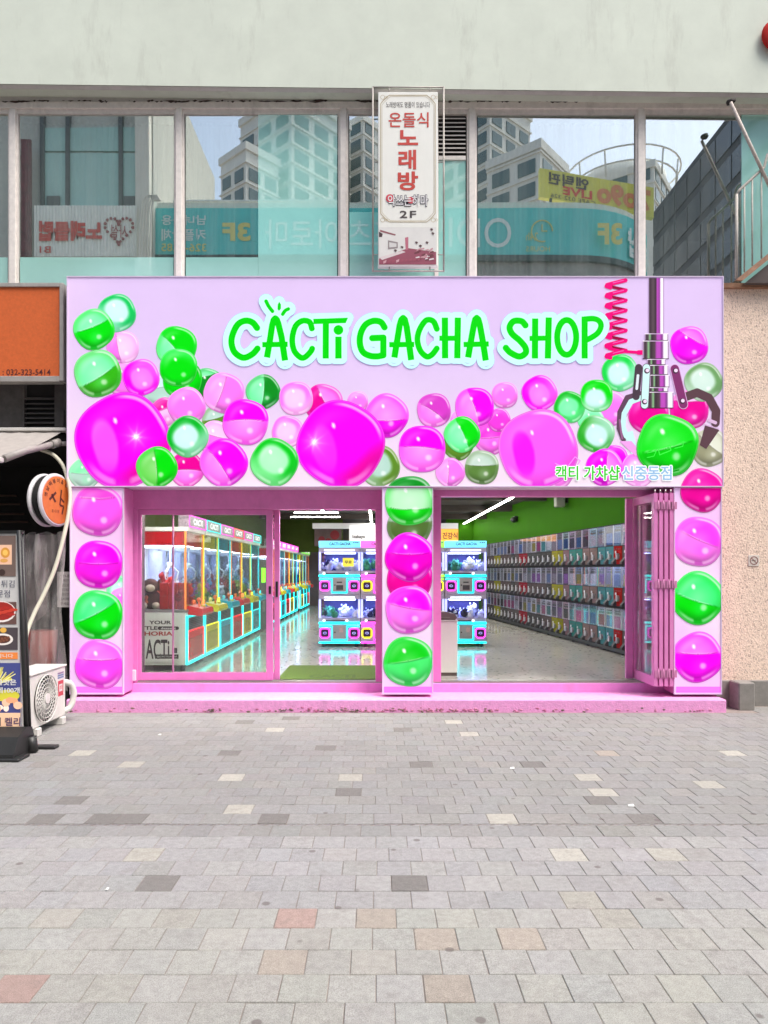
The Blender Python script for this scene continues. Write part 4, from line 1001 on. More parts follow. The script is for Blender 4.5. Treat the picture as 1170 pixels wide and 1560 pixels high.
art('printed_latch', [([(992, 712), (1010, 722), (1034, 716)], 2.2, False)], (0, 150, 10))
art('printed_latch', [([(864, 712), (876, 696), (884, 702), (872, 718), (864, 712)], 1.4, False), ([(846, 706), (852, 709), (862, 709)], 1.6, False)], (255, 150, 245))

# hand-drawn lettering CACTI GACHA SHOP
z3 = lambda pts: [(340+x/4.5, 440+y/4.5) for x, y in pts]
z4 = lambda pts: [(340+x/3.079, 440+y/3.079) for x, y in pts]
z6 = lambda pts: [(680+x/4.5, 440+y/4.5) for x, y in pts]
def curve(pts, k=6):
    return [(p.x, p.y) for p in smooth([Vector((x, y, 0)) for x, y in pts], k)]
lw = 9.6
word = {
 'cacti': [(curve(z3([(232,268),(200,230),(150,219),(100,245),(66,310),(57,370),(75,430),(118,466),(157,470),(205,444),(235,410)])), lw, False),
   (z3([(300,470),(318,370),(336,250),(346,215),(357,203),(368,213),(378,240),(400,330),(424,491)]), lw, True), (z3([(268,383),(442,380)]), 8.0, True),
   (curve(z3([(294,85),(312,120),(338,154)])), 5.6, False), (curve(z3([(447,138),(425,150),(408,174)])), 5.4, False), ('p', z3([(384,88),(396,108),(396,135),(383,152),(372,138),(374,108)])),
   (curve(z3([(608,272),(592,228),(545,219),(500,250),(478,310),(474,370),(490,430),(530,470),(562,468),(600,430),(610,410)])), lw-.8, False),
   ('p', z3([(617,206),(856,198),(840,235),(620,242)])), (z3([(704,225),(703,478)]), 9.4, True), ('c', *z3([(790,282)])[0], 7.4), (z3([(790,328),(790,478)]), 9.8, True)],
 'gacha': [(curve(z3([(1106,264),(1080,228),(1030,220),(975,247),(942,310),(938,380),(960,435),(1010,460),(1060,463)]))+z3([(1098,455),(1098,335),(1022,338)]), lw, False),
   (z4([(803,322),(815,250),(828,170),(836,145),(844,137),(852,145),(861,180),(872,260),(882,334)]), lw, True), (z4([(779,262),(896,261)]), 8.0, True),
   (curve(z4([(1002,188),(985,152),(952,148),(922,190),(911,240),(925,290),(955,318),(980,308),(1002,280)])), lw-.8, False),
   (z4([(1040,135),(1041,326)]), 9.6, True), (z4([(1101,135),(1098,326)]), 9.6, True), (z4([(1014,232),(1100,232)]), 7.8, True),
   (z6([(149,470),(170,350),(190,240),(198,210),(208,200),(219,210),(230,250),(250,360),(270,491)]), lw, True), (z6([(118,382),(291,378)]), 8.0, True)],
 'shop': [(curve(z6([(542,250),(515,222),(462,222),(434,262),(450,308),(500,352),(540,400),(543,440),(500,464),(440,438),(408,405)])), lw, False),
   (z6([(609,203),(607,478)]), 9.6, True), (z6([(702,196),(696,478)]), 9.6, True), (z6([(570,340),(700,338)]), 7.8, True),
   ([(863.3+14.5*math.cos(t*math.pi/16), 514+26.5*math.sin(t*math.pi/16)) for t in range(33)], lw-.4, False),
   (z6([(948,190),(948,478)]), 9.4, True), (curve(z6([(948,208),(1010,205),(1048,222),(1060,258),(1036,305),(980,342),(948,352)])), lw-1, False)]}
LAYER[0] += 2
allst = sum(word.values(), [])
art('letter_shadow', allst, (176, 196, 236), grow=8.7, cell=.5); art('letter_outline', allst, (200, 255, 246), grow=8.2, cell=.4)
for k_, st__ in word.items(): art('green_lettering', st__, (0, 214, 8), cell=.3)
LAYER[0] += 4
yt = YSIGN-.004-.00004*LAYER[0]
for s, x0, x1, c in (('캑티 가챠샵', 847, 944, (60, 205, 40)), ('신중동점', 948, 1023, (150, 190, 226))):
    for (sh, n8, cc, dd) in ((1.9, 12, (250, 255, 252), 0), (.42, 6, c, .0014)):
        m = MB(); m.color(cc)
        for q in range(n8):
            dx, dy = sh*math.cos(q*2*math.pi/n8), sh*math.sin(q*2*math.pi/n8)
            text_px(m, s, x0+dx, 710+dy, x1+dx, 731+dy, yt-dd-.0001*q)
        m.build('lettering', print_m, fs)
LAYER[0] = 0

# ------------------------------------------------------------------ three wrapped pillars
def pillar(px0, px1, pytop, label, balls):
    x0, x1 = WX(px0, YSIGN), WX(px1, YSIGN); z0 = WZ(1058, YSIGN); z1 = FZ0-.003
    p = thing('pillar_lightbox', label, 'pillar', ((x0+x1)/2, YSIGN+.2, .15), 'pillars carrying the fascia')
    MB().box(x0+.006, x1-.006, YSIGN+.012, YDOOR+.3, z0+.004, z1).build('pillar_body', pink_frame, p)
    m = MB(); V = []; cols = []
    for i in range(9):
        for j in range(17):
            u, v = i/8, j/16; V.append((x0+.008+(x1-x0-.016)*u, YSIGN+.010, z0+.008+(z1-z0-.012)*v)); g = .5+.5*math.sin(v*7+u*2)
            cols.append(lin((250-12*g*(1-u), 226-26*g, 250)))
    m.v = V; m.c = cols; m.col = (1, 1, 1); m.f = [(i*17+j, (i+1)*17+j, (i+1)*17+j+1, i*17+j+1) for i in range(8) for j in range(16)]; m.sm = [False]*len(m.f)
    m.build('backdrop', MATS['backlit_backdrop'], p)
    e = MB(); t = .011
    e.box(x0, x0+t, YSIGN, YSIGN+.03, z0, z1); e.box(x1-t, x1, YSIGN, YSIGN+.03, z0, z1); e.box(x0+t, x1-t, YSIGN, YSIGN+.03, z0, z0+t)
    e.build('edge_trim', MATS['lilac_trim'], p)
    # printed plinth line near the foot
    LAYER[0] = 0
    art('printed_band', [rect(px0+3, 1046, px1-2, 1055)], (236, 120, 232), parent=p, Y=YSIGN+.010)
    for b_ in balls: ball(p, *b_[:8], Y=YSIGN+.010, clip=(px0+1.2, pytop, px1-1.2, 1056))
    return p
pillar(106, 188, 743.5, 'wrapped pillar left of the sliding door printed with pink and green balls', [
    (185, 900, 22, 'ring', MINT, ICE, 0, .1), (186, 915, 20, 'solid', PINK, PALE, 0, 0),
    (149, 778, 39, 'half', (255, 90, 240), (240, 70, 220), 0, .45), (150, 860, 37, 'half', (250, 30, 230), MAG, 0, .0), (149, 937, 38, 'half', GRN, (60, 235, 130), 28, .05), (152, 1012, 38, 'half', (250, 70, 240), (250, 110, 240), 0, .15)])
pillar(582, 660, 743.5, 'wrapped pillar between the sliding door and folding doors with six balls', [
    (624, 800, 34, 'half', (80, 110, 50), GRY, 0, .1), (624, 882, 35, 'solid', HOT, MAG, 0, 0),
    (624, 763, 38, 'half', GRN, (180, 240, 190), 0, -.35), (624, 849, 37, 'half', (250, 0, 205), MAG, 0, .1), (624, 929, 37, 'half', PINK, MAG, -10, .05), (622, 1008, 38, 'half', (70, 230, 110), (10, 205, 20), 10, .0)])
pillar(1027, 1100, 743.5, 'wrapped pillar beside the folded doors and the pebbled wall', [
    (1070, 747, 33, 'half', HOT, (240, 20, 170), 0, .1), (1064, 825, 38, 'half', PINK, (250, 60, 238), -24, .05), (1063, 911, 40, 'half', GRN, (60, 236, 120), -18, -.15), (1063, 1001, 38, 'half', MAG, (252, 100, 240), 0, .1)])

# ------------------------------------------------------------------ pink step
step_m = mat('pink_painted_stone', alb=(.88, .37, .70), rough=.8, var=.14, vscale=18, bump=.9, bscale=55, dirt=.28)
SX0, SX1 = -3.78, WX(1107, YSTEP)
es = thing('entrance_step', 'long pink painted stone step along the shop front', 'step', ((SX0+SX1)/2, YSTEP+.3, 0))
MB().box(SX0, SX1, YSTEP, YSTEP+.56, -.02, .152, .012).build('lower_step', step_m, es)
# rough pecked face: little lumps along the front edge where the paint has worn
ck = MB(); ck.color((150, 120, 110))
rr_ = random.Random(5)
for i in range(260):
    x = rr_.choice([rr_.uniform(SX0+.05, SX1-.05), rr_.gauss(-.2, .55), rr_.gauss(.9, .4)]); s = rr_.uniform(.006, .019); z = abs(rr_.gauss(.0, .022))+.006
    if not (SX0+.05 < x < SX1-.05) or z > .13: continue
    ck.color(rr_.choice([(196, 110, 150), (150, 116, 112), (120, 100, 92), (206, 130, 165), (214, 140, 172)]))
    ck.blob((x, YSTEP-.001, z), s*1.3, .005, s*.6, 6, 4, .3)
o = ck.build('worn_patches', mat('worn_paint', src='attr', rough=.9, var=.2, vscale=40), es); o['kind'] = 'stuff'
MB().box(SX0+.3, SX1-.35, YDOOR-.02, YDOOR+.45, .10, FLOOR-.012, .006).build('upper_riser', mat('pink_riser', alb=(.82, .32, .70), rough=.6, var=.08, vscale=10, dirt=.22), es)
for px_, l_ in ((323, 'small green weed growing at the foot of the step near the left pillar'), (430, 'tiny weed tuft at the foot of the pink step'), (540, 'low dusty weed at the foot of the step before the middle pillar')):
    X = WX(px_, YSTEP); wd = MB()
    for k in range(26):
        a_ = rr_.uniform(0, 6.28); L = rr_.uniform(.02, .06); h_ = rr_.uniform(.012, .05)
        bx, by = X+rr_.gauss(0, .03), YSTEP-.012-abs(rr_.gauss(0, .008)); dx, dy = math.cos(a_)*L, -abs(math.sin(a_))*L*.4
        wd.add([(bx, by, 0), (bx+dx*.5-dy*.2, by+dy*.5, h_), (bx+dx, by+dy, h_*.7), (bx+dx*.5+dy*.2+.006, by+dy*.5-.004, h_*.8)], [(0, 1, 2, 3)])
    solo('weed', wd, mat('weed_green', alb=(.06, .085, .03), rough=.8, var=.25, vscale=40), l_, 'weed', (X, YSTEP-.01, 0))

# ------------------------------------------------------------------ door frames and doors
YF = YDOOR
pf = pink_frame
sf = thing('shop_front_frame', 'pink aluminium frame round the shop openings', 'frame', (.3, YF, FLOOR))
zt = WZ(747, YF)
XA, XB_, XC, XD, XE = WX(203, YF), WX(582, YSIGN)+.01, WX(660, YSIGN)-.01, WX(1027, YSIGN)+.02, 0
zhl = WZ(776, YF)           # header underside over the sliding door
zhr = WZ(756, YF)
MB().box(-3.16, XB_+.02, YF, YF+.16, zhl, zt+.1, .006).build('header', pf, sf)
MB().box(XC-.02, XD+.02, YF, YF+.16, zhr, zt+.1, .006).build('header', pf, sf)
MB().box(-3.16, WX(209, YF), YF+.002, YF+.158, FLOOR-.02, zhl-.001, .005).build('jamb', pf, sf)
MB().box(WX(572, YF), XB_+.02, YF+.002, YF+.158, FLOOR-.02, zhl-.001, .005).build('jamb', pf, sf)
MB().box(XC-.02, WX(672, YF), YF+.002, YF+.158, FLOOR-.02, zhr-.001, .005).build('jamb', pf, sf)
MB().box(WX(985, YF), XD+.02, YF+.002, YF+.158, FLOOR-.02, zhr-.001, .005).build('jamb', pf, sf)
tr_ = mat('steel_track', alb=(.45, .42, .40), rough=.4, metal=.7, var=.15)
MB().box(-3.1, XB_, YF-.005, YF+.165, FLOOR-.011, FLOOR+.004).build('track', tr_, sf); MB().box(XC, XD, YF-.005, YF+.165, FLOOR-.011, FLOOR+.004).build('track', tr_, sf)
MB().box(-3.1, XB_, YF+.03, YF+.04, FLOOR+.0045, FLOOR+.014).build('rail', tr_, sf); MB().box(XC, XD, YF+.03, YF+.04, FLOOR+.0045, FLOOR+.014).build('rail', tr_, sf)
clear = glass_mat('door_glass', tint=(.93, .96, .93), dust_haze=.03)
def leaf(parent, x0, x1, y, z0, z1, st=.07, top=.06, bot=.10, d=.045, sl=None):
    f = MB(); sl = sl or st
    f.box(x0, x0+sl, y, y+d, z0, z1, .004); f.box(x1-st, x1, y, y+d, z0, z1, .004); f.box(x0+sl, x1-st, y+.002, y+d-.002, z0, z0+bot, .003); f.box(x0+sl, x1-st, y+.002, y+d-.002, z1-top, z1, .003)
    f.build('leaf_frame', pf, parent)
    MB().box(x0+sl, x1-st, y+d/2-.004, y+d/2+.004, z0+bot, z1-top).build('pane', clear, parent)
zl0, zl1 = FLOOR+.015, zhl-.004
sdr = thing('sliding_door', 'pink framed glass sliding door left of the open doorway', 'door', (WX(310, YF), YF, FLOOR))
leaf(sdr, WX(206, YF)-.02, WX(415, YF), YF+.03, zl0, zl1, st=.085)
hd = MB().box(WX(409, YF), WX(412.5, YF), YF+.018, YF+.031, WZ(905, YF), WZ(893, YF), .003).build('handle', blk, sdr)
sd2 = thing('sliding_door', 'second glass sliding leaf pushed back behind the first, only its edge showing', 'door', (WX(320, YF), YF+.1, FLOOR))
leaf(sd2, WX(259, YF), WX(424.5, YF), YF+.09, zl0, zl1, st=.07, sl=.016)
MB().box(WX(418.5, YF), WX(422, YF), YF+.078, YF+.091, WZ(910, YF), WZ(886, YF), .004).build('handle', blk, sd2)
solo('power_socket', MB().box(WX(200, YF), WX(208, YF), YF-.035, YF-.002, WZ(1037, YF), WZ(1020, YF), .008), mat('socket_white', alb=(.7, .68, .7), rough=.4, var=.03), 'small white plastic box at the foot of the left door jamb', 'socket', (WX(204, YF), YF-.02, WZ(1037, YF)))
# folded bi-fold leaves, seen edge on, one opened face towards the doorway
zf0, zf1 = FLOOR+.012, zhr-.004
hing = mat('pink_hinge', alb=(.60, .22, .42), rough=.4, var=.05)
def fold_leaf(x, y0, y1, label, tilt=0.0, narrow=False):
    f = thing('folding_door', label, 'door', (x, (y0+y1)/2, FLOOR), 'bi-fold leaves stacked at the right of the opening')
    dx = .045; st = .075
    def sk(yy): return x+tilt*(y1-yy)/(y1-y0)
    def bx(m, ya, yb, za, zb_, o=0, d=dx):
        xa, xb2 = sk(ya)+o, sk(yb)+o
        m.add([(xa, ya, za), (xa+d, ya, za), (xb2+d, yb, za), (xb2, yb, za), (xa, ya, zb_), (xa+d, ya, zb_), (xb2+d, yb, zb_), (xb2, yb, zb_)], [(0, 3, 2, 1), (4, 5, 6, 7), (0, 1, 5, 4), (1, 2, 6, 5), (2, 3, 7, 6), (3, 0, 4, 7)])
    m = MB(); bx(m, y0, y0+st, zf0, zf1); bx(m, y1-st, y1, zf0, zf1); bx(m, y0+st, y1-st, zf0+.001, zf0+.12, .002, .041); bx(m, y0+st, y1-st, zf1-.10, zf1-.001, .002, .041)
    m.build('leaf_frame', pf, f)
    m = MB(); bx(m, y0+st, y1-st, zf0+.12, zf1-.10, .018, .008); m.build('pane', clear, f)
    for zz in (zf0+.09, (zf0+zf1)/2, zf1-.22):
        MB().tube([(sk(y0)+.05, y0-.006, zz), (sk(y0)+.05, y0-.006, zz+.13)], .007, 8).box(sk(y0)+.01, sk(y0)+.085, y0-.007, y0-.001, zz+.02, zz+.11).build('hinge', hing, f)
    MB().tube([(sk(y0)+.022, y0+.03, zf1+.001), (sk(y0)+.022, y0+.03, zf1+.045)], .01, 6).build('top_pivot', tr_, f)
    return f
fold_leaf(3.385, 8.80, 9.50, 'folding glass door leaf with its glazed face turned to the open shop', .02)
fold_leaf(3.470, 8.80, 9.50, 'second folding door leaf packed between the glazed one and the pillar')
fold_leaf(3.535, 8.80, 9.50, 'third folding door leaf packed edge on beside the pillar')
fold_leaf(3.600, 8.80, 9.50, 'last folding door leaf hinged against the right pillar')
MB().box(3.285, 3.375, 9.44, 9.49, zf0, zf1, .004).build('end_post', pf, sf)
solo('door_mat', MB().box(WX(424, 9.5), WX(580, 9.5), YF+.17, 10.75, FLOOR+.001, FLOOR+.014), mat('green_mat', alb=(.085, .15, .015), rough=.95, var=.25, vscale=60, bump=.4, bscale=300), 'olive green door mat inside the open doorway', 'mat', (WX(500, 9.5), 9.6, FLOOR))

# ------------------------------------------------------------------ shop interior
XLI, YBK, ZC = -3.82, 29.5, 3.55
wx = lambda Y: 5.50-.086*Y                      # right wall runs slightly inwards
green_w = mat('lime_wall_paint', alb=(.03, .125, .004), spec=.05, rough=.8, var=.05, vscale=2)
terr = mat('terrazzo_floor', alb=(.52, .51, .46), rough=.12, var=.10, vscale=2, spec=.6)
n_ = terr.node_tree.nodes; l_ = terr.node_tree.links; b_ = n_['Principled BSDF']; old = b_.inputs['Base Color'].links[0].from_socket
g_ = n_.new('ShaderNodeNewGeometry'); v_ = n_.new('ShaderNodeTexVoronoi'); v_.inputs['Scale'].default_value = 10; l_.new(g_.outputs['Position'], v_.inputs['Vector'])
r_ = n_.new('ShaderNodeValToRGB'); r_.color_ramp.elements[0].position = .0; r_.color_ramp.elements[0].color = (.16, .15, .15, 1); r_.color_ramp.elements[1].position = .30; r_.color_ramp.elements[1].color = (1, 1, 1, 1)
m_ = n_.new('ShaderNodeMix'); m_.data_type = 'RGBA'; m_.blend_type = 'MULTIPLY'; m_.inputs['Factor'].default_value = 1
l_.new(v_.outputs['Distance'], r_.inputs[0]); l_.new(old, m_.inputs[6]); l_.new(r_.outputs[0], m_.inputs[7]); l_.new(m_.outputs[2], b_.inputs['Base Color'])
struct('shop_floor', MB().quad((XLI, YF+.166, FLOOR), (4.9, YF+.166, FLOOR), (3.1, YBK, FLOOR), (XLI, YBK, FLOOR)), terr)
struct('shop_ceiling', MB().quad((XLI, YF+.1, ZC), (XLI, YBK, ZC), (3.2, YBK, ZC), (4.9, YF+.1, ZC)), mat('dark_ceiling', alb=(.035, .033, .032), rough=.9, var=.25, vscale=2))
struct('shop_wall', MB().quad((XLI, YF+.2, 0), (XLI, YBK, 0), (XLI, YBK, ZC), (XLI, YF+.2, ZC)), mat('olive_wall', alb=(.10, .13, .03), spec=.05, rough=.8, var=.08))
struct('shop_wall', MB().quad((wx(YF+.2), YF+.2, 0), (wx(YF+.2), YF+.2, ZC), (wx(YBK), YBK, ZC), (wx(YBK), YBK, 0)), green_w)
struct('shop_wall', MB().quad((XLI, YBK, 0), (3.2, YBK, 0), (3.2, YBK, ZC), (XLI, YBK, ZC)), mat('back_wall_paint', alb=(.12, .10, .09), rough=.8, var=.15))
struct('shop_wall', MB().box(2.45, 3.5, 25.0, 25.6, 0, ZC-.003), green_w)
struct('shop_wall', MB().box(-3.8, -1.2, 24.6, 24.75, 2.35, ZC-.003), mat('olive_soffit', alb=(.06, .09, .02), spec=.05, rough=.8, var=.08))
struct('shop_front_upstand', MB().box(-3.84, 4.9, YF+.17, YF+.3, zt-.02, 4.05), mat('inner_lintel', alb=(.05, .045, .045), rough=.9))
struct('shop_front_return', MB().box(XLI-.05, -3.1, YF+.162, YF+.3, 0, zt), mat('inner_lintel', alb=(.05, .045, .045), rough=.9))
struct('shop_front_return', MB().box(3.72, 4.95, YF+.31, YF+.45, 0, zt), pink_frame)
for i, y in enumerate((11.5, 14.2, 17, 20, 23)):
    struct('ceiling_beam', MB().box(XLI+.01, wx(y)-.01, y, y+.22, ZC-.16-.002*i, ZC-.004), mat('ceiling_beam_dark', alb=(.06, .05, .046), rough=.9, var=.2))

# LED line lights, and one added fill light behind the header
led = mat('led_white', alb=(.9, .9, .9), emit=20, ecol=(255, 250, 240), var=0)
led_added = mat('led_window', alb=(.9, .9, .9), emit=46, ecol=(255, 252, 244), var=0)
def led_line(p0, p1, label, ZC=ZC, led=led):
    x0, y0 = p0; x1, y1 = p1; w = .03
    t = thing('led_light', label, 'light', ((x0+x1)/2, (y0+y1)/2, ZC-.2), 'LED line lights under the shop ceiling')
    if abs(x1-x0) < .01:
        MB().box(x0-w, x0+w, y0, y1, ZC-.205, ZC-.19).build('diffuser', led, t); MB().box(x0-w-.006, x0+w+.006, y0-.01, y1+.01, ZC-.189, ZC-.165).build('housing', blk, t)
    else:
        MB().box(x0, x1, y0-w, y0+w, ZC-.205, ZC-.19).build('diffuser', led, t); MB().box(x0-.01, x1+.01, y0-w-.006, y0+w+.006, ZC-.189, ZC-.165).build('housing', blk, t)
led_line((-3.0, 9.47), (-.05, 9.47), 'LED line light fixed behind the pink door header', 2.83, led_added)  # added out of sight to brighten the first machine's side and poster
led_line((3.02, 10.2), (3.02, 24.9), 'long LED line light running along the green wall')
led_line((-.2, 17.5), (-.2, 28), 'LED line light over the middle aisle')
led_line((-1.5, 9.9), (-1.5, 20), 'LED line light in front of the claw machines')
led_line((1.2, 9.9), (1.2, 20), 'LED line light above the double-deck machines')
led_line((-2.65, 21.8), (-1.15, 21.8), 'short cross LED light at the back of the shop')
led_line((-2.35, 20.2), (-1.1, 20.2), 'short cross LED light in front of the back one')

# signs hung at the back
def board(px0, py0, px1, py1, Y, m, name, label, cat='sign'):
    t = thing(name, label, cat, W((px0+px1)/2, py1, Y))
    a, b2 = W(px0, py1, Y), W(px1, py0, Y)
    MB().box(a[0], b2[0], Y, Y+.06, a[2], b2[2]).build('panel', m, t)
    return t
wsg = board(532, 800, 590, 826, 20, mat('white_acrylic', alb=(.75, .76, .8), rough=.3, var=.03, emit=.05), 'hanging_sign', 'white hanging sign with small black lettering behind the double-deck machines')
t = MB(); text_px(t, 'Izakaya', 537, 815, 556, 821, 19.99, bold=.02); t.build('lettering', darkp, wsg)
solo('white_bulkhead', MB().box(WX(476, 23), WX(571, 23), 23, 23.3, WZ(805, 23), WZ(797, 23)), mat('bulkhead_white', alb=(.6, .62, .64), rough=.6, var=.05), 'long white bulkhead under the ceiling at the back', 'bulkhead', W(520, 805, 23))
osn = board(640, 806, 698, 824, 21, mat('orange_lit', alb=(.75, .30, .04), rough=.4, var=.04, emit=.5), 'hanging_sign', 'small orange Korean sign above the double-deck machines')
MB().box(WX(640, 21), WX(698, 21), 21, 21.06, WZ(805.5, 21), WZ(797, 21)).build('white_header', MATS['white_acrylic'], osn)
t = MB(); text_px(t, '건강식', 674, 811, 697, 821, 20.99, bold=.03); t.build('lettering', darkp, osn)
pst = board(479, 803, 520, 832, 24.4, mat('poster_dim', alb=(.15, .10, .10), rough=.5, var=.2), 'wall_poster', 'dim poster with red round shapes at the back of the shop', 'poster')
m = MB()
for x, y, r in ((510, 815, 7), (490, 822, 5), (500, 825, 5)): shape_px(m, [('c', x, y, r)], 24.39-.001*r)
m.build('printed_circles', mat('poster_red', alb=(.30, .03, .04), var=.1), pst)
cm_ = thing('security_camera', 'small dark dome camera on the green wall', 'camera', (wx(19.5)-.1, 19.5, 3.1))
MB().blob((wx(19.5)-.1, 19.5, 3.1), .1, .1, .08, 12, 8).build('dome', blk, cm_); MB().box(wx(19.5)-.1, wx(19.5)+.02, 19.45, 19.55, 3.12, 3.2).build('mount', blk, cm_)
ws_ = thing('wall_speaker', 'pale loudspeaker on the green wall under the ceiling', 'speaker', (wx(15.6)-.2, 15.6, 3.1))
MB().box(wx(15.6)-.28, wx(15.6)-.08, 15.5, 15.72, 3.1, 3.42, .02).build('cabinet', mat('speaker_grey', alb=(.25, .26, .22), rough=.6), ws_); MB().box(wx(15.6)-.1, wx(15.6)+.02, 15.58, 15.64, 3.2, 3.3).build('bracket', blk, ws_)

# ---- neon and plastic colours
def neon(name, c, e=3.0): return mat(name, c, rough=.4, var=0, emit=e)
NC = dict(red=((250, 40, 50), (200, 20, 30)), yellow=((235, 230, 20), (190, 180, 10)), cyan=((20, 235, 240), (0, 150, 175)), orange=((255, 140, 60), (200, 90, 30)), pink=((255, 60, 220), (190, 30, 150)), green=((120, 240, 40), (60, 160, 30)))
def nm(c, e=2.2): return neon('neon_%s_%g' % (c, e), NC[c][0], e)
def pm_(c): return mat('gloss_'+c, NC[c][1], rough=.3, var=.05, coat=.4, emit=.12)
mwhite = mat('machine_white', alb=(.84, .90, .85), rough=.4, var=.04)
mgrey = mat('machine_grey', alb=(.22, .22, .23), rough=.5, var=.1)
mdark = mat('machine_dark', alb=(.04, .04, .045), rough=.5, var=.1)
mglass = glass_mat('machine_glass', tint=(.94, .95, .97))
art_m = mat('header_art', src=None, alb=(.25, .22, .25), rough=.3, var=.9, vscale=22, emit=.2)
lamp_in = mat('cabinet_lamp', alb=(.9, .9, 1), emit=7, ecol=(215, 225, 255), var=0)
W_ = 1.03
def claw_machine(col, post, label, header='pink'):
    """front faces +X, origin on the floor at the middle of the front"""
    r = thing('claw_machine', label, 'claw machine', (0, 0, 0), 'claw machines along the left wall')
    h = W_/2-.008; D = -.95
    MB().box(D, -.03, -h, h, .09, .84, .008).build('base_cabinet', mwhite, r)
    fd = MB().box(-.028, -.012, -h+.06, h-.06, .14, .56).build('front_door', pm_(col), r)
    MB().box(-.011, -.004, -h+.14, h-.14, .18, .46).build('prize_flap', mat('flap_'+col, tuple(int(v*.9) for v in NC[col][1]), rough=.2, var=.15, vscale=9, coat=.4, emit=.06), fd)
    vp = MB().box(-.028, -.014, -h+.06, h-.06, .575, .76).build('vent_panel', mgrey, r)
    sl = MB()
    for k in range(6): sl.box(-.0135, -.009, -h+.12, h-.12, .595+k*.026, .607+k*.026)
    sl.build('vent_slats', mdark, vp)
    e = MB(); w = .028
    e.box(-.029, .0, -h, -h+w, .09, .79); e.box(-.029, .0, h-w, h, .09, .79); e.box(-.029, .001, -h+w, h-w, .09, .09+w); e.box(-.029, .001, -h+w, h-w, .765, .79)
    e.build('light_strip', nm('cyan', .9), r)
    e = MB(); e.box(-.012, -.002, -h+.05, -h+.064, .13, .57); e.box(-.012, -.002, h-.064, h-.05, .13, .57); e.box(-.012, -.001, -h+.064, h-.064, .56, .574)
    e.build('door_light', nm(col, .8), r)
    cs = MB().prism([(-.03, .80), (.16, .78), (.19, .82), (.17, .885), (-.03, .93)], 'y', -h+.12, h-.22).build('console', pm_(col), r)
    MB().tube([(.08, -.18, .90), (.075, -.18, .99)], .012, 8).blob((.075, -.18, 1.01), .034, .034, .034, 10, 8).build('joystick', pm_('orange'), cs)
    for yy in (.02, .12): MB().tube([(.09, yy, .895), (.09, yy, .925)], .035, 12).build('button', pm_('yellow' if yy < .1 else 'cyan'), cs)
    e = MB(); e.tube([(.04, .2, .90), (.04, .2, .98), (.04, .3, .98), (.04, .3, .90)], .01, 6); e.build('coin_loop', nm(post, .7), cs)
    MB().box(D, -.02, -h, h, .841, .88, .004).build('deck', mgrey, r)
    for (x, y) in ((-.04, -h+.02), (-.04, h-.02), (D+.02, -h+.02), (D+.02, h-.02)):
        MB().box(x-.012, x+.012, y-.011, y+.011, .88, 2.0).build('corner_post', nm(post, .28) if x > -.5 else mwhite, r)
    MB().box(-.035, -.029, -h+.036, h-.036, .881, 1.999).build('front_pane', mglass, r)
    MB().box(D+.04, -.06, -h+.008, -h+.013, .881, 1.999).build('side_pane', mglass, r); MB().box(D+.04, -.06, h-.013, h-.008, .881, 1.999).build('side_pane', mglass, r)
    MB().box(D, -.0, -h, h, 2.0, 2.06, .004).build('roof', mwhite, r)
    MB().box(D+.05, -.07, -h+.03, h-.03, 1.80, 1.995).build('inner_valance', pm_(col), r)
    hb = MB().box(-.14, .015, -h+.01, h-.01, 2.061, 2.235, .006).build('header', art_m, r)
    e = MB(); w = .014
    e.box(.016, .024, -h+.01, h-.01, 2.062, 2.062+w); e.box(.016, .024, -h+.01, h-.01, 2.235-w, 2.235); e.box(.016, .024, -h+.01, -h+.01+w, 2.062+w, 2.235-w); e.box(.016, .024, h-.01-w, h-.01, 2.062+w, 2.235-w)
    e.build('header_light', nm(header, .7), hb)
    t = MB(); put_text(t, 'CACTI', (.0265, -h+.22, 2.105), (0, 1, 0), (0, 0, 1), .55, .09, bold=.03); t.build('header_lettering', mat('header_white', alb=(.85, .85, .85), emit=.6, var=0), hb)
    MB().box(D+.001, D+.03, -h+.04, h-.04, .882, 1.999).build('back_panel', mat('machine_back', alb=(.50, .50, .66), rough=.4, var=.35, vscale=7), r)
    MB().box(D+.06, -.1, -.03, .03, 1.76, 1.79).build('crane_rail', mgrey, r)
    cl = MB().tube([(-.4, 0, 1.76), (-.4, 0, 1.55)], .008, 6).tube([(-.4, 0, 1.56), (-.4, 0, 1.48)], .045, 10)
    for k in range(3):
        a_ = k*2.094+.4; c_, s_ = math.cos(a_), math.sin(a_)
        cl.tube([(-.4+.03*c_, .03*s_, 1.5), (-.4+.12*c_, .12*s_, 1.42), (-.4+.10*c_, .10*s_, 1.32), (-.4+.04*c_, .04*s_, 1.27)], .012, 6)
    cl.build('claw', mwhite, r)
    MB().box(D+.1, -.12, -.3, .3, 1.792, 1.799).build('cabinet_lamp', lamp_in, r)
    for (x, y) in ((-.1, -h+.1), (-.1, h-.1), (D+.1, -h+.1), (D+.1, h-.1)): MB().tube([(x, y, 0), (x, y, .09)], .03, 8).build('foot', mdark, r)
    return r
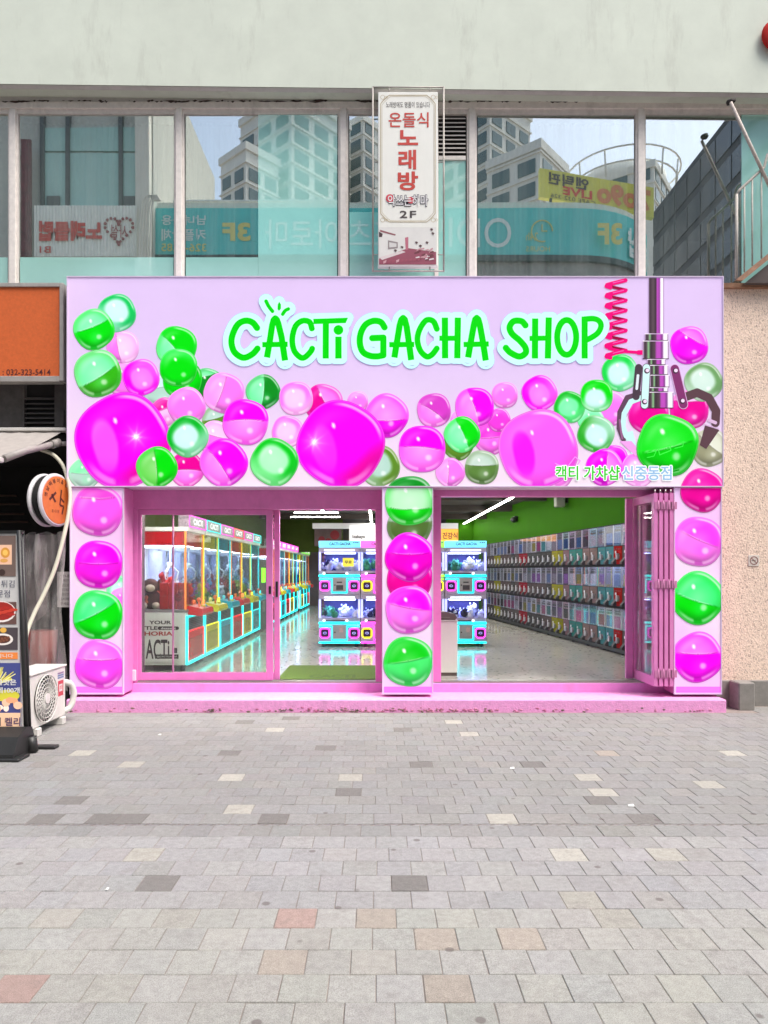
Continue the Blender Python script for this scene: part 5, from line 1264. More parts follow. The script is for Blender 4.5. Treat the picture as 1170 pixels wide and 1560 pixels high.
def prizes(c, sx, sy, n, pal, hmax, label, group, seed, rot=0):
    rr = random.Random(seed); m = MB()
    for i in range(n):
        x, y = rr.uniform(-sx, sx), rr.uniform(-sy, sy); z = rr.uniform(0, hmax)*max(.15, 1-.6*abs(x)/sx); s = rr.uniform(.045, .085)
        m.color(rr.choice(pal)); X, Y = c[0]+x, c[1]+y
        m.blob((X, Y, c[2]+z+s*.6), s, s*.9, s, 7, 5, .08); m.blob((X+rr.uniform(-.05, .05), Y-.03, c[2]+z+s*1.5), s*.6, s*.6, s*.6, 6, 4, .05)
        for q in (-1, 1): m.blob((X+q*s*.5, Y, c[2]+z+s*2.0), s*.22, s*.2, s*.26, 5, 4)
    return solo('prize_pile', m, mat('plush_colours', src='attr', rough=.9, var=.2, vscale=40, bump=.2, bscale=200), label, 'prizes', c, group, 'stuff')
protos = {}
seq = [('red', 'orange'), ('yellow', 'yellow'), ('cyan', 'cyan'), ('red', 'orange'), ('yellow', 'yellow'), ('cyan', 'cyan')]
ordn = ['first', 'second', 'third', 'fourth', 'fifth', 'sixth', 'seventh', 'eighth', 'ninth', 'tenth', 'eleventh', 'twelfth', 'thirteenth', 'fourteenth']
XFM = -2.70; Y0M = 10.17
pal_all = [[(190, 30, 26), (220, 50, 36), (150, 24, 24), (235, 120, 60)], [(210, 190, 60), (190, 120, 200), (235, 225, 215), (80, 160, 90)], [(210, 220, 230), (200, 90, 120), (90, 190, 220), (70, 60, 64)],
           [(200, 40, 40), (170, 30, 32), (90, 30, 30)], [(120, 170, 50), (90, 130, 60), (160, 190, 90)], [(60, 190, 210), (90, 150, 210), (220, 225, 230)]]
specs = [(i, *seq[i % 6], Y0M+W_/2+i*1.055, ('pink', 'cyan', 'pink', 'red', 'pink', 'cyan')[i % 6]) for i in range(6)]
specs += [(6+i, *seq[(i+3) % 6], 17.9+W_/2+i*1.06, 'pink') for i in range(6)] + [(12+i, *seq[(i+1) % 6], 25.2+W_/2+i*1.06, 'green') for i in range(3)]
for i, col, post, yc, hdr in specs:
    lab = '%s claw machine, %s in the row going back from the shop window' % (col, ordn[i] if i < 14 else 'last')
    key = (col, post, hdr)
    if key in protos:
        r = copy_tree(protos[key]); r['label'] = lab
    else:
        r = protos[key] = claw_machine(col, post, lab, hdr)
    r.location = (XFM, yc, FLOOR)
    if i < 9: prizes((XFM-.48, yc, FLOOR+.882), .38, .42, 60 if i < 6 else 20, pal_all[i % 6], .38, 'heap of plush prizes inside the %s claw machine of the row' % ordn[i], 'prize heaps in the claw machines', i)
# grey change machine between the two groups
gm_ = thing('change_machine', 'dark grey coin change machine standing between the claw machine rows', 'change machine', (XFM-.3, 17.2, FLOOR))
MB().box(XFM-.6, XFM-.05, 16.75, 17.7, FLOOR, FLOOR+1.7, .01).build('cabinet', mat('change_grey', alb=(.10, .10, .11), rough=.5, var=.1), gm_)
MB().box(XFM-.049, XFM-.04, 16.95, 17.5, FLOOR+1.15, FLOOR+1.5).build('screen', nm('green', 1.2), gm_); MB().box(XFM-.049, XFM-.03, 17.0, 17.45, FLOOR+.45, FLOOR+.7).build('coin_tray', mgrey, gm_)
# poster on the near side panel of the first machine
yw = Y0M-.006
ps = thing('side_poster', 'white poster with black and red lettering on the claw machine side', 'poster', (-3.1, yw, FLOOR+.3))
MB().box(WX(214, yw), WX(274, yw), yw-.004, yw-.001, WZ(1008, yw), WZ(942, yw)).build('sheet', mat('poster_paper', alb=(.82, .86, .82), rough=.5, var=.03), ps)
t = MB()
for s, r_, k in (('YOUR', (227, 945.5, 261, 951), dict(bold=.03)), ('LITTLE', (206, 954, 240, 959.5), dict(bold=.03)), ('ACTi', (222, 974, 258, 1004), dict(bold=.02))): text_px(t, s, r_[0], r_[1], r_[2], r_[3], yw-.006, **k)
shape_px(t, [([(243, 957), (270, 957)], 5.4, False), rect(236, 997, 272, 1003.5), rect(262, 987, 270, 995)], yw-.0055, cell=.4)
t.build('lettering', mat('ink_black', alb=(.012, .012, .012), rough=.5, var=0), ps)
t = MB(); text_px(t, 'EUPHORIA', 196, 962, 263, 968.5, yw-.006, bold=.03); t.build('lettering', mat('ink_red', alb=(.45, .03, .02), rough=.5, var=0), ps)
t = MB(); text_px(t, 'dessert', 245, 955.3, 268, 958.8, yw-.0075, bold=.02); text_px(t, '@CACTIGACHA', 239, 999, 270, 1002, yw-.0075); t.build('lettering', MATS['poster_paper'], ps)
# plush dog and red carton in the first machine, facing the window
pd_ = thing('plush_dog', 'brown and cream plush dog sitting inside the first claw machine', 'plush toy', (-3.30, 10.32, FLOOR+.885))
bx_, by_, bz_ = -3.27, 10.36, FLOOR+.885
brown = mat('plush_brown', alb=(.10, .045, .03), rough=.95, var=.2, vscale=40); creamp = mat('plush_cream', alb=(.55, .48, .36), rough=.95, var=.15, vscale=40)
MB().blob((bx_, by_, bz_+.13), .15, .10, .14, 14, 10).build('body', brown, pd_); MB().blob((bx_, by_-.05, bz_+.33), .12, .1, .11, 14, 10).build('head', brown, pd_)
MB().blob((bx_+.02, by_-.14, bz_+.30), .07, .05, .055, 12, 8).build('muzzle', creamp, pd_)
for q in (-1, 1): MB().blob((bx_+q*.12, by_-.03, bz_+.34), .035, .04, .09, 8, 6).build('ear', brown, pd_); MB().blob((bx_+q*.09, by_-.10, bz_+.05), .06, .07, .05, 8, 6).build('paw', creamp, pd_)
cb = thing('prize_carton', 'glossy red prize box stack inside the first claw machine', 'box', (-2.95, 10.4, FLOOR+.885))
rcol = mat('red_carton', alb=(.55, .02, .015), rough=.35, var=.3, vscale=9, coat=.5)
for i in range(6): MB().box(-3.12+.13*(i % 3), -3.0+.13*(i % 3), 10.24, 10.40, FLOOR+.885+.19*(i//3), FLOOR+1.07+.19*(i//3), .004).build('carton', rcol, cb)

# ---- double-deck mini crane machines in the middle
YM = 13.4; MW = .79
def double_machine(c1, c2, label):
    """front faces -Y, origin at floor, middle of the front"""
    r = thing('double_deck_machine', label, 'claw machine', (0, 0, 0), 'double-deck mini claw machines in the middle')
    h = MW/2-.006; D = .72
    bodym = mat('lavender_body', alb=(.34, .31, .42), rough=.4, var=.05)
    inside = mat('violet_inside', alb=(.05, .05, .16), rough=.6, var=.4, vscale=6)
    for k, zb_ in enumerate((.10, .985)):
        MB().box(-h, h, .012, D, zb_, zb_+.36, .006).build('base_cabinet', bodym, r)
        MB().box(-h, h, .02, D, zb_+.361, zb_+.45).build('deck', bodym, r)
        MB().box(-h+.05, h-.05, D-.03, D, zb_+.451, zb_+.80).build('back_mirror', inside, r)
        for q in (-1, 1):
            MB().box(q*(h-.02)-.02, q*(h-.02)+.02, .02, .06, zb_+.451, zb_+.80).build('corner_post', mat('post_lav', alb=(.5, .5, .75), emit=.5, var=0, ecol=(150, 160, 255)), r)
        MB().box(-h+.04, h-.04, .03, .035, zb_+.451, zb_+.80).build('front_pane', mglass, r)
        MB().box(-h+.004, -h+.008, .06, D-.03, zb_+.451, zb_+.80).build('side_pane', mglass, r); MB().box(h-.008, h-.004, .06, D-.03, zb_+.451, zb_+.80).build('side_pane', mglass, r)
        MB().box(-h+.1, h-.1, .12, .5, zb_+.775, zb_+.79).build('cabinet_lamp', mat('violet_lamp', alb=(.8, .8, 1), emit=5, ecol=(175, 185, 255), var=0), r)
        MB().box(-h, h, .01, D, zb_+.801, zb_+.884, .004).build('top_rail', bodym, r)
        MB().box(-h+.1, h-.1, .004, .0095, zb_+.82, zb_+.85).build('instruction_strip', mat('strip_white', alb=(.7, .75, .8), emit=.5, var=.4, vscale=60), r)
        MB().box(-h+.12, h-.28, .012, .0195, zb_+.385, zb_+.405).build('slot_strip', mdark, r)
        for x in (-h+.10, h-.25): MB().blob((x, .012, zb_+.40), .025, .015, .025, 10, 6).build('knob', mat('lit_knob', alb=(.9, .9, .9), emit=.7, var=0), r)
        MB().box(-h, h, -.012, .011, zb_+.335, zb_+.372, .004).build('light_bar', nm(c1, 1.1), r)
        # keyhole shaped light round the coin panel
        e = MB(); w = .02
        e.box(-.15, -.15+w, -.004, .010, zb_+.03, zb_+.30); e.box(.15-w, .15, -.004, .010, zb_+.03, zb_+.30); e.box(-.15+w, .15-w, -.004, .010, zb_+.03, zb_+.05); e.box(-h+.01, -.15, -.004, .010, zb_+.28, zb_+.30); e.box(.15, h-.01, -.004, .010, zb_+.28, zb_+.30)
        e.build('outline_light', nm(c1, 1.1), r)
        cp = MB().box(-.125, .125, -.010, .011, zb_+.055, zb_+.315, .004).build('coin_panel', mat('coin_steel', alb=(.33, .34, .33), rough=.45, metal=.3, var=.08), r)
        if k: MB().box(-.06, .07, -.014, -.0105, zb_+.09, zb_+.18).box(-.05, .05, -.014, -.0105, zb_+.22, zb_+.245).build('bill_slot', mdark, cp)
        else: MB().box(.0, .07, -.012, -.0105, zb_+.18, zb_+.27).build('label_sheet', mat('label_pink', alb=(.5, .35, .33), var=.5, vscale=120), cp)
        MB().tube([(-.085, -.014, zb_+.18), (-.085, -.009, zb_+.18)], .014, 10).build('lock', mdark, cp)
        for q in (-1, 1):
            x = q*(h-.115)
            pf_ = MB().box(x-.075, x+.075, .004, .0115, zb_+.09, zb_+.24).build('prize_door', mat('door_violet', alb=(.03, .012, .05), rough=.3, var=.2), r)
            e = MB(); rr = .085; s = .018
            e.tube([(x+dx, .0, zb_+.165+dz) for dx, dz in ((-rr, -rr+.03), (-rr, rr-.03), (-rr+.03, rr), (rr-.03, rr), (rr, rr-.03), (rr, -rr+.03), (rr-.03, -rr), (-rr+.03, -rr))], .011, 6, close=True)
            e.build('door_light', nm(c2, 1.1), pf_)
            m = MB(); m.tube([(x+.03*math.cos(t_*.524), .002, zb_+.165+.018*math.sin(t_*.524)) for t_ in range(12)], .004, 5, close=True); m.build('door_emblem', MATS['post_lav'], pf_)
    hd_ = MB().box(-h, h, .0, .45, 1.872, 1.995, .006).build('header', neon('header_'+c1, tuple(int(v*.75+60) for v in NC[c1][0]) if c1 != 'cyan' else (110, 215, 250), .35), r)
    t = MB(); put_text(t, 'CACTI GACHA', (-h+.2, -.003, 1.91), (1, 0, 0), (0, 0, 1), .40, .055, bold=.035)
    t.build('header_lettering', mat('header_navy', alb=(.02, .03, .12), var=0), hd_)
    for x in (.27, .31, .345): MB().box(x-.012, x+.012, -.003, -.001, 1.95, 1.974).build('header_icon', MATS['header_navy'], hd_)
    MB().box(-h, h, -.01, .02, .075, .099).build('foot_light', nm(c1, 1.0), r)
    for x in (-h+.08, h-.08):
        for y in (.08, D-.08): MB().tube([(x, y, 0), (x, y, .099)], .028, 8).build('caster', mdark, r)
    return r
xm0 = WX(485, YM)
lb = ['cyan double-deck claw machine nearest the claw machine row, pink lit doors', 'pink double-deck claw machine with yellow lit doors', 'green and yellow double-deck claw machine behind the middle pillar', 'cyan double-deck claw machine nearest the capsule machine wall']
mc = [('cyan', 'pink'), ('pink', 'yellow'), ('green', 'yellow'), ('cyan', 'pink')]
for i in range(4):
    if i == 3: r = copy_tree(d0); r['label'] = lb[3]
    else:
        r = double_machine(*mc[i], lb[i])
        if i == 0: d0 = r
    xc = xm0+MW*(i+.5); r.location = (xc, YM, FLOOR)
    for k, zz in enumerate((.552, 1.437)):
        prizes((xc-.17, YM+.27, FLOOR+zz), .16, .2, 12, [[(60, 150, 110), (40, 90, 80), (90, 190, 150)], [(40, 40, 90), (30, 30, 60), (200, 205, 230)]][(i+k) % 2], .10, 'small plush toys on the left half, %s deck of the %s' % (('lower', 'upper')[k], ('cyan machine by the claw row', 'pink machine', 'green machine', 'cyan machine by the capsule wall')[i]), 'plush toys in double-deck machines', 40+i*4+k)
        prizes((xc+.17, YM+.27, FLOOR+zz), .16, .2, 12, [(215, 220, 240), (235, 240, 250), (190, 200, 235)], .10, 'white plush toys on the right half, %s deck of the %s' % (('lower', 'upper')[k], ('cyan machine by the claw row', 'pink machine', 'green machine', 'cyan machine by the capsule wall')[i]), 'plush toys in double-deck machines', 60+i*4+k)
yc_ = thing('yellow_notice', 'yellow notice card on the window of the cyan machine nearest the claw row', 'notice', W(531, 858, YM))
MB().box(WX(522, YM), WX(539, YM), YM+.022, YM+.026, WZ(863, YM), WZ(850, YM)).build('card', mat('yellow_card', alb=(.70, .62, .06), emit=.25, var=.05), yc_)
t = MB(); text_px(t, '무료', 525, 854, 536, 859, YM+.02, bold=.03); t.build('lettering', darkp, yc_)

# ---- capsule machine wall, three tiers
ga = math.atan(.086)               # wall direction
def gp(s, d=0.0):                  # s metres along the wall front from Y=11.25, d towards the wall
    Y = 11.25+s*math.cos(ga); X = 5.149-.086*11.25-s*math.sin(ga)
    return X+d*math.cos(ga), Y+d*math.sin(ga)
CWd, TH = .362, .715
card_m = mat('capsule_card', src='obj', rough=.9, var=.75, vscale=34, spec=.0)
card2_m = mat('capsule_picture', src='obj', rough=.9, var=.9, vscale=60, spec=.0)
lowp = mat('capsule_panel', src='obj', rough=.9, var=.08, spec=.0)
gcab = mat('capsule_cabinet', alb=(.05, .05, .055), rough=.9, var=.08, spec=.0)
gwh = mat('capsule_white', alb=(.62, .63, .70), rough=.35, var=.03)
def capsule_machine():
    r = thing('capsule_machine', 'x', 'capsule machine', (0, 0, 0), 'capsule machines on the right wall')
    h = CWd/2-.004     # front faces -X, width along Y
    MB().box(0, .42, -h, h, .0, TH-.006, .005).build('cabinet', gcab, r)
    MB().box(-.012, -.001, -h+.012, h-.012, .335, TH-.03).build('display_card', card_m, r)
    ac_ = MB().box(-.0135, -.0122, -h+.055, h-.045, .36, TH-.16).build('card_picture', card2_m, r)
    MB().box(-.0135, -.0122, -h+.055, h-.06, TH-.14, TH-.10).box(-.0135, -.0122, -h+.055, h-.10, TH-.085, TH-.065).build('card_title', mdark, r)
    MB().box(-.017, -.0125, -h+.012, -h+.024, .335, TH-.03).box(-.016, -.0125, h-.02, h-.012, .335, TH-.03).build('card_edge', gwh, r)
    MB().box(-.024, -.0195, -h+.012, h-.012, .335, TH-.03).build('display_window', mglass, r)
    lp = MB().box(-.010, -.001, -h+.010, h-.010, .02, .325).build('lower_panel', lowp, r)
    m = MB()
    for y in (-.10, -.03, .04, .10): m.tube([(-.0135, y, .275), (-.0105, y, .275)], .012, 6)
    m.build('bolt_hole', mdark, lp)
    kn = MB().tube([(-.011, -.035, .15), (-.030, -.035, .15)], .05, 14).build('crank_dial', mat('dial_grey', alb=(.16, .16, .17), rough=.4), r)
    MB().box(-.058, -.0305, -.047, -.023, .095, .205, .008).build('crank_handle', gwh, kn)
    MB().prism([(-.011, .02), (-.075, .02), (-.075, .05), (-.011, .13)], 'y', .045, .13).build('capsule_chute', mat('chute_grey', alb=(.07, .07, .08), rough=.5, spec=.1, var=.05), r)
    MB().box(-.02, -.0105, .05, .085, .205, .245).build('coin_plate', gwh, r)
    return r
cp0 = capsule_machine()
pal = [(.44, .44, .56), (.50, .50, .62), (.30, .28, .36), (.34, .24, .36), (.22, .28, .44), (.40, .38, .40), (.20, .19, .27), (.44, .42, .52), (.24, .34, .34), (.22, .16, .24), (.38, .26, .32), (.22, .36, .46)]
panels = {0: (.40, .03, .03), 1: (.10, .30, .34), 2: (.10, .30, .34), 3: (.28, .20, .20), 4: (.28, .20, .20), 5: (.08, .28, .26), 6: (.08, .28, .26), 7: (.30, .18, .22), 8: (.36, .34, .05), 9: (.40, .38, .06), 15: (.34, .04, .06), 16: (.34, .04, .06), 22: (.34, .32, .05), 23: (.34, .32, .05)}
pal2 = [(.26, .05, .16), (.06, .12, .34), (.10, .10, .16), (.05, .05, .08), (.34, .30, .38), (.06, .22, .26), (.22, .10, .32), (.40, .40, .50), (.14, .20, .40), (.30, .26, .08)]
NCOL = 28; tn = ('bottom', 'middle', 'top'); rg = random.Random(11)
for c in range(-2, NCOL):
    for tier in range(3):
        r = cp0 if (c == -2 and tier == 0) else copy_tree(cp0)
        s = .72+(c+.5)*CWd+(.03 if c < 1 else 0)+(.0 if c < 3 else .02)
        X, Y = gp(s); r.location = (X, Y, FLOOR+.10+tier*TH); r.rotation_euler = (0, 0, ga)
        on = ('first', 'second', 'third', 'fourth', 'fifth', 'sixth', 'seventh', 'eighth', 'ninth', 'tenth', 'eleventh', 'twelfth', 'thirteenth', 'fourteenth', 'fifteenth', 'sixteenth', 'seventeenth', 'eighteenth', 'nineteenth', 'twentieth')
        cn = '' if c <= 0 else (on[c-1] if c <= 20 else 'twenty-'+on[c-21])
        hue = 'teal panelled' if c in (1, 2, 5, 6) else ('yellow green panelled' if c in (8, 9, 22, 23) else ('dark red panelled' if c in (15, 16) else 'grey'))
        if c == 0: where = 'red capsule machine at the near end of the wall, %s tier' % tn[tier]
        elif c < 0: where = 'capsule machine on the %s tier hidden behind the folded doors, %s before the red one' % (tn[tier], ('next', 'second')[-c-1])
        else: where = '%s capsule machine, %s tier, %s column beyond the red one' % (hue, tn[tier], cn)
        r['label'] = where
        for ch in r.children:
            if ch.name.startswith('display_card'):
                k = rg.choice(pal); f = rg.uniform(.45, 1.25); ch.color = (k[0]*f, k[1]*f, k[2]*f, 1)
            if ch.name.startswith('card_picture'):
                k = rg.choice(pal2); f = rg.uniform(.5, 1.2); ch.color = (k[0]*f, k[1]*f, k[2]*f, 1)
            if ch.name.startswith('lower_panel'):
                k = panels.get(c, rg.choice([(.10, .10, .11), (.13, .12, .13), (.15, .12, .13)])); ch.color = (k[0]*.6, k[1]*.6, k[2]*.6, 1)
sb = thing('machine_plinth', 'long black steel plinth under the capsule machine wall', 'plinth', (*gp(5), FLOOR))
m = MB(); A = [gp(-.05, .03), gp(.72+NCOL*CWd+.1, .03), gp(.72+NCOL*CWd+.1, .42), gp(-.05, .42)]
m.prism([(p[0], p[1]) for p in A], 'z', FLOOR+.03, FLOOR+.098); m.build('frame', mdark, sb)
for q in range(14):
    p = gp(.1+q*.78, .06); MB().tube([(p[0], p[1], FLOOR), (p[0], p[1], FLOOR+.03)], .03, 8).build('caster', mdark, sb)
m = MB(); A = [gp(-.05, -.0), gp(.72+NCOL*CWd+.1, -.0), gp(.72+NCOL*CWd+.1, .42), gp(-.05, .42)]
# white counter just inside the folding doors
ct = thing('counter', 'narrow white counter standing just inside beside the middle pillar', 'counter', (WX(684, 9.75), 9.95, FLOOR))
x1 = WX(697, 9.75)
MB().box(x1-.62, x1, 9.75, 10.15, FLOOR+.045, 1.02, .006).build('carcass', mat('counter_white', alb=(.86, .90, .80), rough=.5, var=.03), ct)
MB().box(x1-.60, x1-.006, 9.765, 10.13, FLOOR+.001, FLOOR+.044).build('kick_plate', mat('kick_brown', alb=(.16, .13, .11), rough=.6), ct)
MB().box(x1-.63, x1+.008, 9.74, 10.16, 1.021, 1.04, .004).build('top', mat('counter_top', alb=(.6, .6, .55), rough=.4, var=.04), ct)
bsk = thing('basket', 'taupe plastic tray lying on the white counter', 'tray', (x1-.25, 9.9, 1.04))
MB().prism([(x1-.55, 1.041), (x1-.03, 1.041), (x1+.0, 1.075), (x1-.03, 1.12), (x1-.15, 1.15), (x1-.55, 1.16)], 'y', 9.78, 10.1).build('body', mat('taupe', alb=(.16, .13, .12), rough=.5, var=.1), bsk)
MB().box(x1-.5, x1-.1, 9.775, 9.779, 1.075, 1.082).build('rim_line', mat('taupe_light', alb=(.3, .26, .24)), bsk)
t = MB(); put_text(t, 'CACTI', (WX(470, 9.5), 9.48, FLOOR+.0155), (1, 0, 0), (0, 1, 0), .62, .30, bold=.05)
mt_ = bpy.data.objects['door_mat']; t.build('mat_lettering', mat('mat_dark', alb=(.06, .11, .015), rough=.95, var=.2, vscale=60), mt_)

# ------------------------------------------------------------------ the other side of the street, seen mirrored in the window band
def MP(px, py, D): return (WX(px, D), 2*(YWIN+.03)-D, WZ(py, D))
def mx_(px, D): return WX(px, D)
def mz_(py, D): return WZ(py, D)
def my_(D): return 2*(YWIN+.03)-D
def far_text(m, s, px0, py0, px1, py1, D, eps=.03, **k):
    """text on a wall that faces +Y: reads correctly from this side of the street, so it mirrors in the glass"""
    x0, x1 = mx_(px0, D), mx_(px1, D); z0, z1 = mz_(py1, D), mz_(py0, D)
    return put_text(m, s, (x1, my_(D)+eps, z0), (-1, 0, 0), (0, 0, 1), x1-x0, z1-z0, **k)
tealm = mat('teal_fascia', alb=(.07, .52, .50), rough=.5, var=.08, vscale=1.5)
bgl = mat('far_glass', alb=(.05, .11, .11), rough=.15, var=.2, vscale=.6, spec=.8)
pale_w = mat('pale_concrete', alb=(.66, .63, .56), rough=.9, var=.1, vscale=1, dirt=.3)
# A: old building with corrugated karaoke sign
DA = 22.5
A = thing('opposite_building', 'grey glazed building across the street with a white corrugated karaoke sign', 'building', (mx_(130, DA), my_(DA), 0))
Yo = my_(DA)
MB().box(mx_(-900, DA), mx_(228, DA), Yo-9, Yo-.35, 0, 19).build('wall', mat('grey_render', alb=(.45, .45, .41), rough=.9, var=.12), A)
olive_gl = mat('sea_green_panel', alb=(.36, .55, .50), rough=.35, var=.1, vscale=.8)
xs = [55, 95, 183, 205]
for (x0, x1) in ((62, 95), (101, 176), (183, 203)):
    for (y0, y1) in ((186, 222), (225, 312)):
        w_ = MB().box(mx_(x0, DA), mx_(x1, DA), Yo-.34, Yo-.28, mz_(y1, DA), mz_(y0, DA)).build('window', olive_gl, A)
    MB().box(mx_(x0-6, DA), mx_(x0, DA), Yo-.345, Yo-.2, mz_(312, DA), mz_(150, DA)).build('mullion', mat('dark_frame', alb=(.09, .10, .10), rough=.6), A)
for x0 in (66, 185): MB().box(mx_(x0, DA), mx_(x0+20, DA), Yo-.27, Yo-.2, mz_(312, DA), mz_(293, DA)).build('vent_window', MATS['dark_frame'], A)
MB().box(mx_(205, DA), mx_(226, DA), Yo-.34, Yo-.05, 0, 18.9).build('pilaster', pale_w, A)
cs_ = MB(); n = 64
xa, xb = mx_(52, DA), mx_(208, DA); za, zb2 = mz_(391, DA), mz_(313, DA)
V = []
for i in range(n+1):
    x = xa+(xb-xa)*i/n; yy = Yo+.0+.015*math.cos(i*math.pi); V += [(x, yy, za), (x, yy, zb2)]
corr = MB().add(V, [(2*i, 2*i+1, 2*i+3, 2*i+2) for i in range(n)]).box(xa, xb, Yo-.27, Yo-.03, za, zb2)
kb = thing('karaoke_sign', 'white corrugated sign with red Korean letters on the grey building opposite', 'sign', (mx_(130, DA), Yo, za))
corr.build('corrugated_panel', mat('corrugated_white', alb=(.78, .78, .72), rough=.7, var=.1, dirt=.3), kb)
m = MB()
far_text(m, '노래클럽', 60, 337, 156, 368, DA, .04, bold=.05); far_text(m, 'B1', 61, 376, 78, 386, DA, .04, bold=.01); m.build('lettering', redp, kb)
m = MB(); far_text(m, '사설', 170, 343, 195, 363, DA, .04, bold=.01)
for i in range(26):
    t_ = i/26*6.283; hx = 16*math.sin(t_)**3; hy = 13*math.cos(t_)-5*math.cos(2*t_)-2*math.cos(3*t_)-math.cos(4*t_)
    m.blob((mx_(182+hx*1.35, DA), Yo+.045, mz_(350-hy*1.4, DA)), .05, .012, .05, 6, 4, .2)
m.build('heart_print', mat('dim_red', alb=(.30, .06, .06), var=.1), kb)
for k in range(5):
    pts = [MP(212+k*4, 420, DA-.3), MP(214+k*4, 330, DA-.3), MP(218+k*4, 304, DA-.3), MP(226+k*3, 297, DA-.3), MP(236+k*2, 306, DA-.3)]
    MB().tube(smooth(pts), .03, 6).build('cable', pale_w, A)
vs_ = thing('vertical_street_sign', 'narrow dark red vertical sign on the corner of the grey building opposite', 'sign', (mx_(40, DA), Yo+.5, 8))
MB().box(mx_(31, DA), mx_(49, DA), Yo+.02, Yo+.10, mz_(392, DA), mz_(215, DA)).build('panel', mat('dark_red_sign', alb=(.14, .04, .045), rough=.6, var=.5, vscale=4), vs_)

# H: brown receding flank
DH0, DH1 = 27, 37
hb_ = thing('brown_building', 'brown flank building receding up the side street opposite', 'building', (mx_(275, DH0), my_(DH0), 0))
XH = mx_(272, DH0)
MB().box(XH-7, XH, my_(DH1), my_(DH0), 0, mz_(180, DH0)).build('wall', mat('brown_wall', alb=(.16, .12, .11), rough=.8, var=.2, vscale=.8), hb_)
for k in range(8):
    z = 7+k*1.5
    MB().box(XH+.002, XH+.05, my_(DH1), my_(DH0), z, z+.12).build('ledge', mat('ledge_brown', alb=(.26, .22, .2), var=.1), hb_)

# B: teal-fronted massage and beauty building with a rounded corner
DB = 23.2; Yb_ = my_(DB)
tb = thing('teal_building', 'low teal fronted building with rounded corner across the street', 'building', (mx_(600, DB), Yb_, 0))
arc = [(mx_(232, DB), Yb_), (mx_(880, DB), Yb_)]
cxr, rr_ = mx_(880, DB), 3.2
for i in range(1, 10):
    a_ = i/9*R(75); arc.append((cxr+rr_*math.sin(a_), Yb_-rr_*(1-math.cos(a_))))
back = [(arc[-1][0]-.5, Yb_-9), (arc[0][0], Yb_-9)]
poly = arc+back
MB().prism(poly, 'z', 0, mz_(400, DB)).build('wall', mat('shop_wall_grey', alb=(.25, .25, .24), rough=.9, var=.2, vscale=.7), tb)
MB().prism([(x, y+.12) for x, y in arc]+back, 'z', mz_(391, DB), mz_(320, DB)).build('teal_band', tealm, tb)
MB().prism([(x, y+.15) for x, y in arc]+back, 'z', mz_(400, DB), mz_(391.2, DB)).build('band_edge', mat('band_dark', alb=(.03, .06, .06)), tb)
MB().prism([(x, y-.1) for x, y in arc]+back, 'z', mz_(319.9, DB), mz_(306, DB)).build('parapet', pale_w, tb)
MB().box(mx_(262, DB), mx_(515, DB), Yb_-.2, Yb_-.1, mz_(304, DB), mz_(302, DB)).build('rail', mat('white_rail', alb=(.75, .75, .72)), tb)
wl_ = mat('white_letters', alb=(.62, .72, .70), rough=.5, var=0); yl_ = mat('yellow_letters', alb=(.62, .58, .18), rough=.5, var=0)
m = MB()
far_text(m, '남녀공용', 248, 331, 315, 346, DB, .14, bold=.02); far_text(m, '커플단체', 248, 352, 315, 370, DB, .14, bold=.02)
far_text(m, '스포츠/아로마', 405, 338, 640, 382, DB, .14, bold=.0); far_text(m, 'ODIS', 655, 335, 778, 380, DB, .14); m.build('lettering', wl_, tb)
m = MB(); far_text(m, '3F', 340, 342, 383, 370, DB, .14, bold=.04); far_text(m, '326-4285', 248, 374, 316, 386, DB, .14, bold=.01)
far_text(m, '3F', 908, 343, 946, 376, DB-.1, .16, bold=.04); m.build('lettering', yl_, tb)
m = MB(); ccx, ccz = mx_(824, DB), mz_(355, DB)
m.tube([(ccx+.34*math.cos(t*.314), Yb_+.14, ccz+.34*math.sin(t*.314)) for t in range(17)], .02, 6); m.tube([(ccx, Yb_+.14, ccz+.2), (ccx, Yb_+.14, ccz), (ccx+.17, Yb_+.14, ccz)], .02, 6)
far_text(m, '24h', 800, 357, 818, 369, DB, .14); far_text(m, 'HOURS', 800, 378, 836, 386, DB, .14); m.build('clock_emblem', yl_, tb)
m = MB()
for ch, a0, z_ in (('샵', 38, 357), ('뷰', 58, 364)):
    a_ = R(a0); p = Vector((cxr+(rr_+.06)*math.sin(a_), Yb_+.12-rr_*(1-math.cos(a_))+.05, mz_(z_+26, DB))); rt = Vector((-math.cos(a_), math.sin(a_), 0))
    put_text(m, ch, p-rt*.3, rt, (0, 0, 1), .62, .95, bold=.04)
m.build('lettering', wl_, tb)
# rooftop billboard
DY = 24.5
yb_ = thing('billboard', 'yellow rooftop billboard with bubble numerals and Korean letters opposite', 'billboard', (mx_(905, DY), my_(DY), mz_(330, DY)))
tl, tr2, br, bl2 = MP(822, 256, DY+1.2), MP(996, 286, DY), MP(996, 332, DY), MP(822, 300, DY+1.2)
th = Vector((0, -.2, 0))
MB().add([tl, tr2, br, bl2]+[tuple(Vector(p)+th) for p in (tl, tr2, br, bl2)], [(0, 1, 2, 3), (7, 6, 5, 4), (0, 4, 5, 1), (1, 5, 6, 2), (2, 6, 7, 3), (3, 7, 4, 0)]).build('panel', mat('yellow_board', alb=(.62, .58, .10), rough=.5, var=.12, vscale=1.2), yb_)
rtv = (Vector(tl)-Vector(tr2)).normalized(); upb = Vector((0, 0, 1))
def onb(u, v): return Vector(br)+(Vector(bl2)-Vector(br))*u+(Vector(tr2)-Vector(br))*v+Vector((0, .03, 0))
L = (Vector(tl)-Vector(tr2)).length
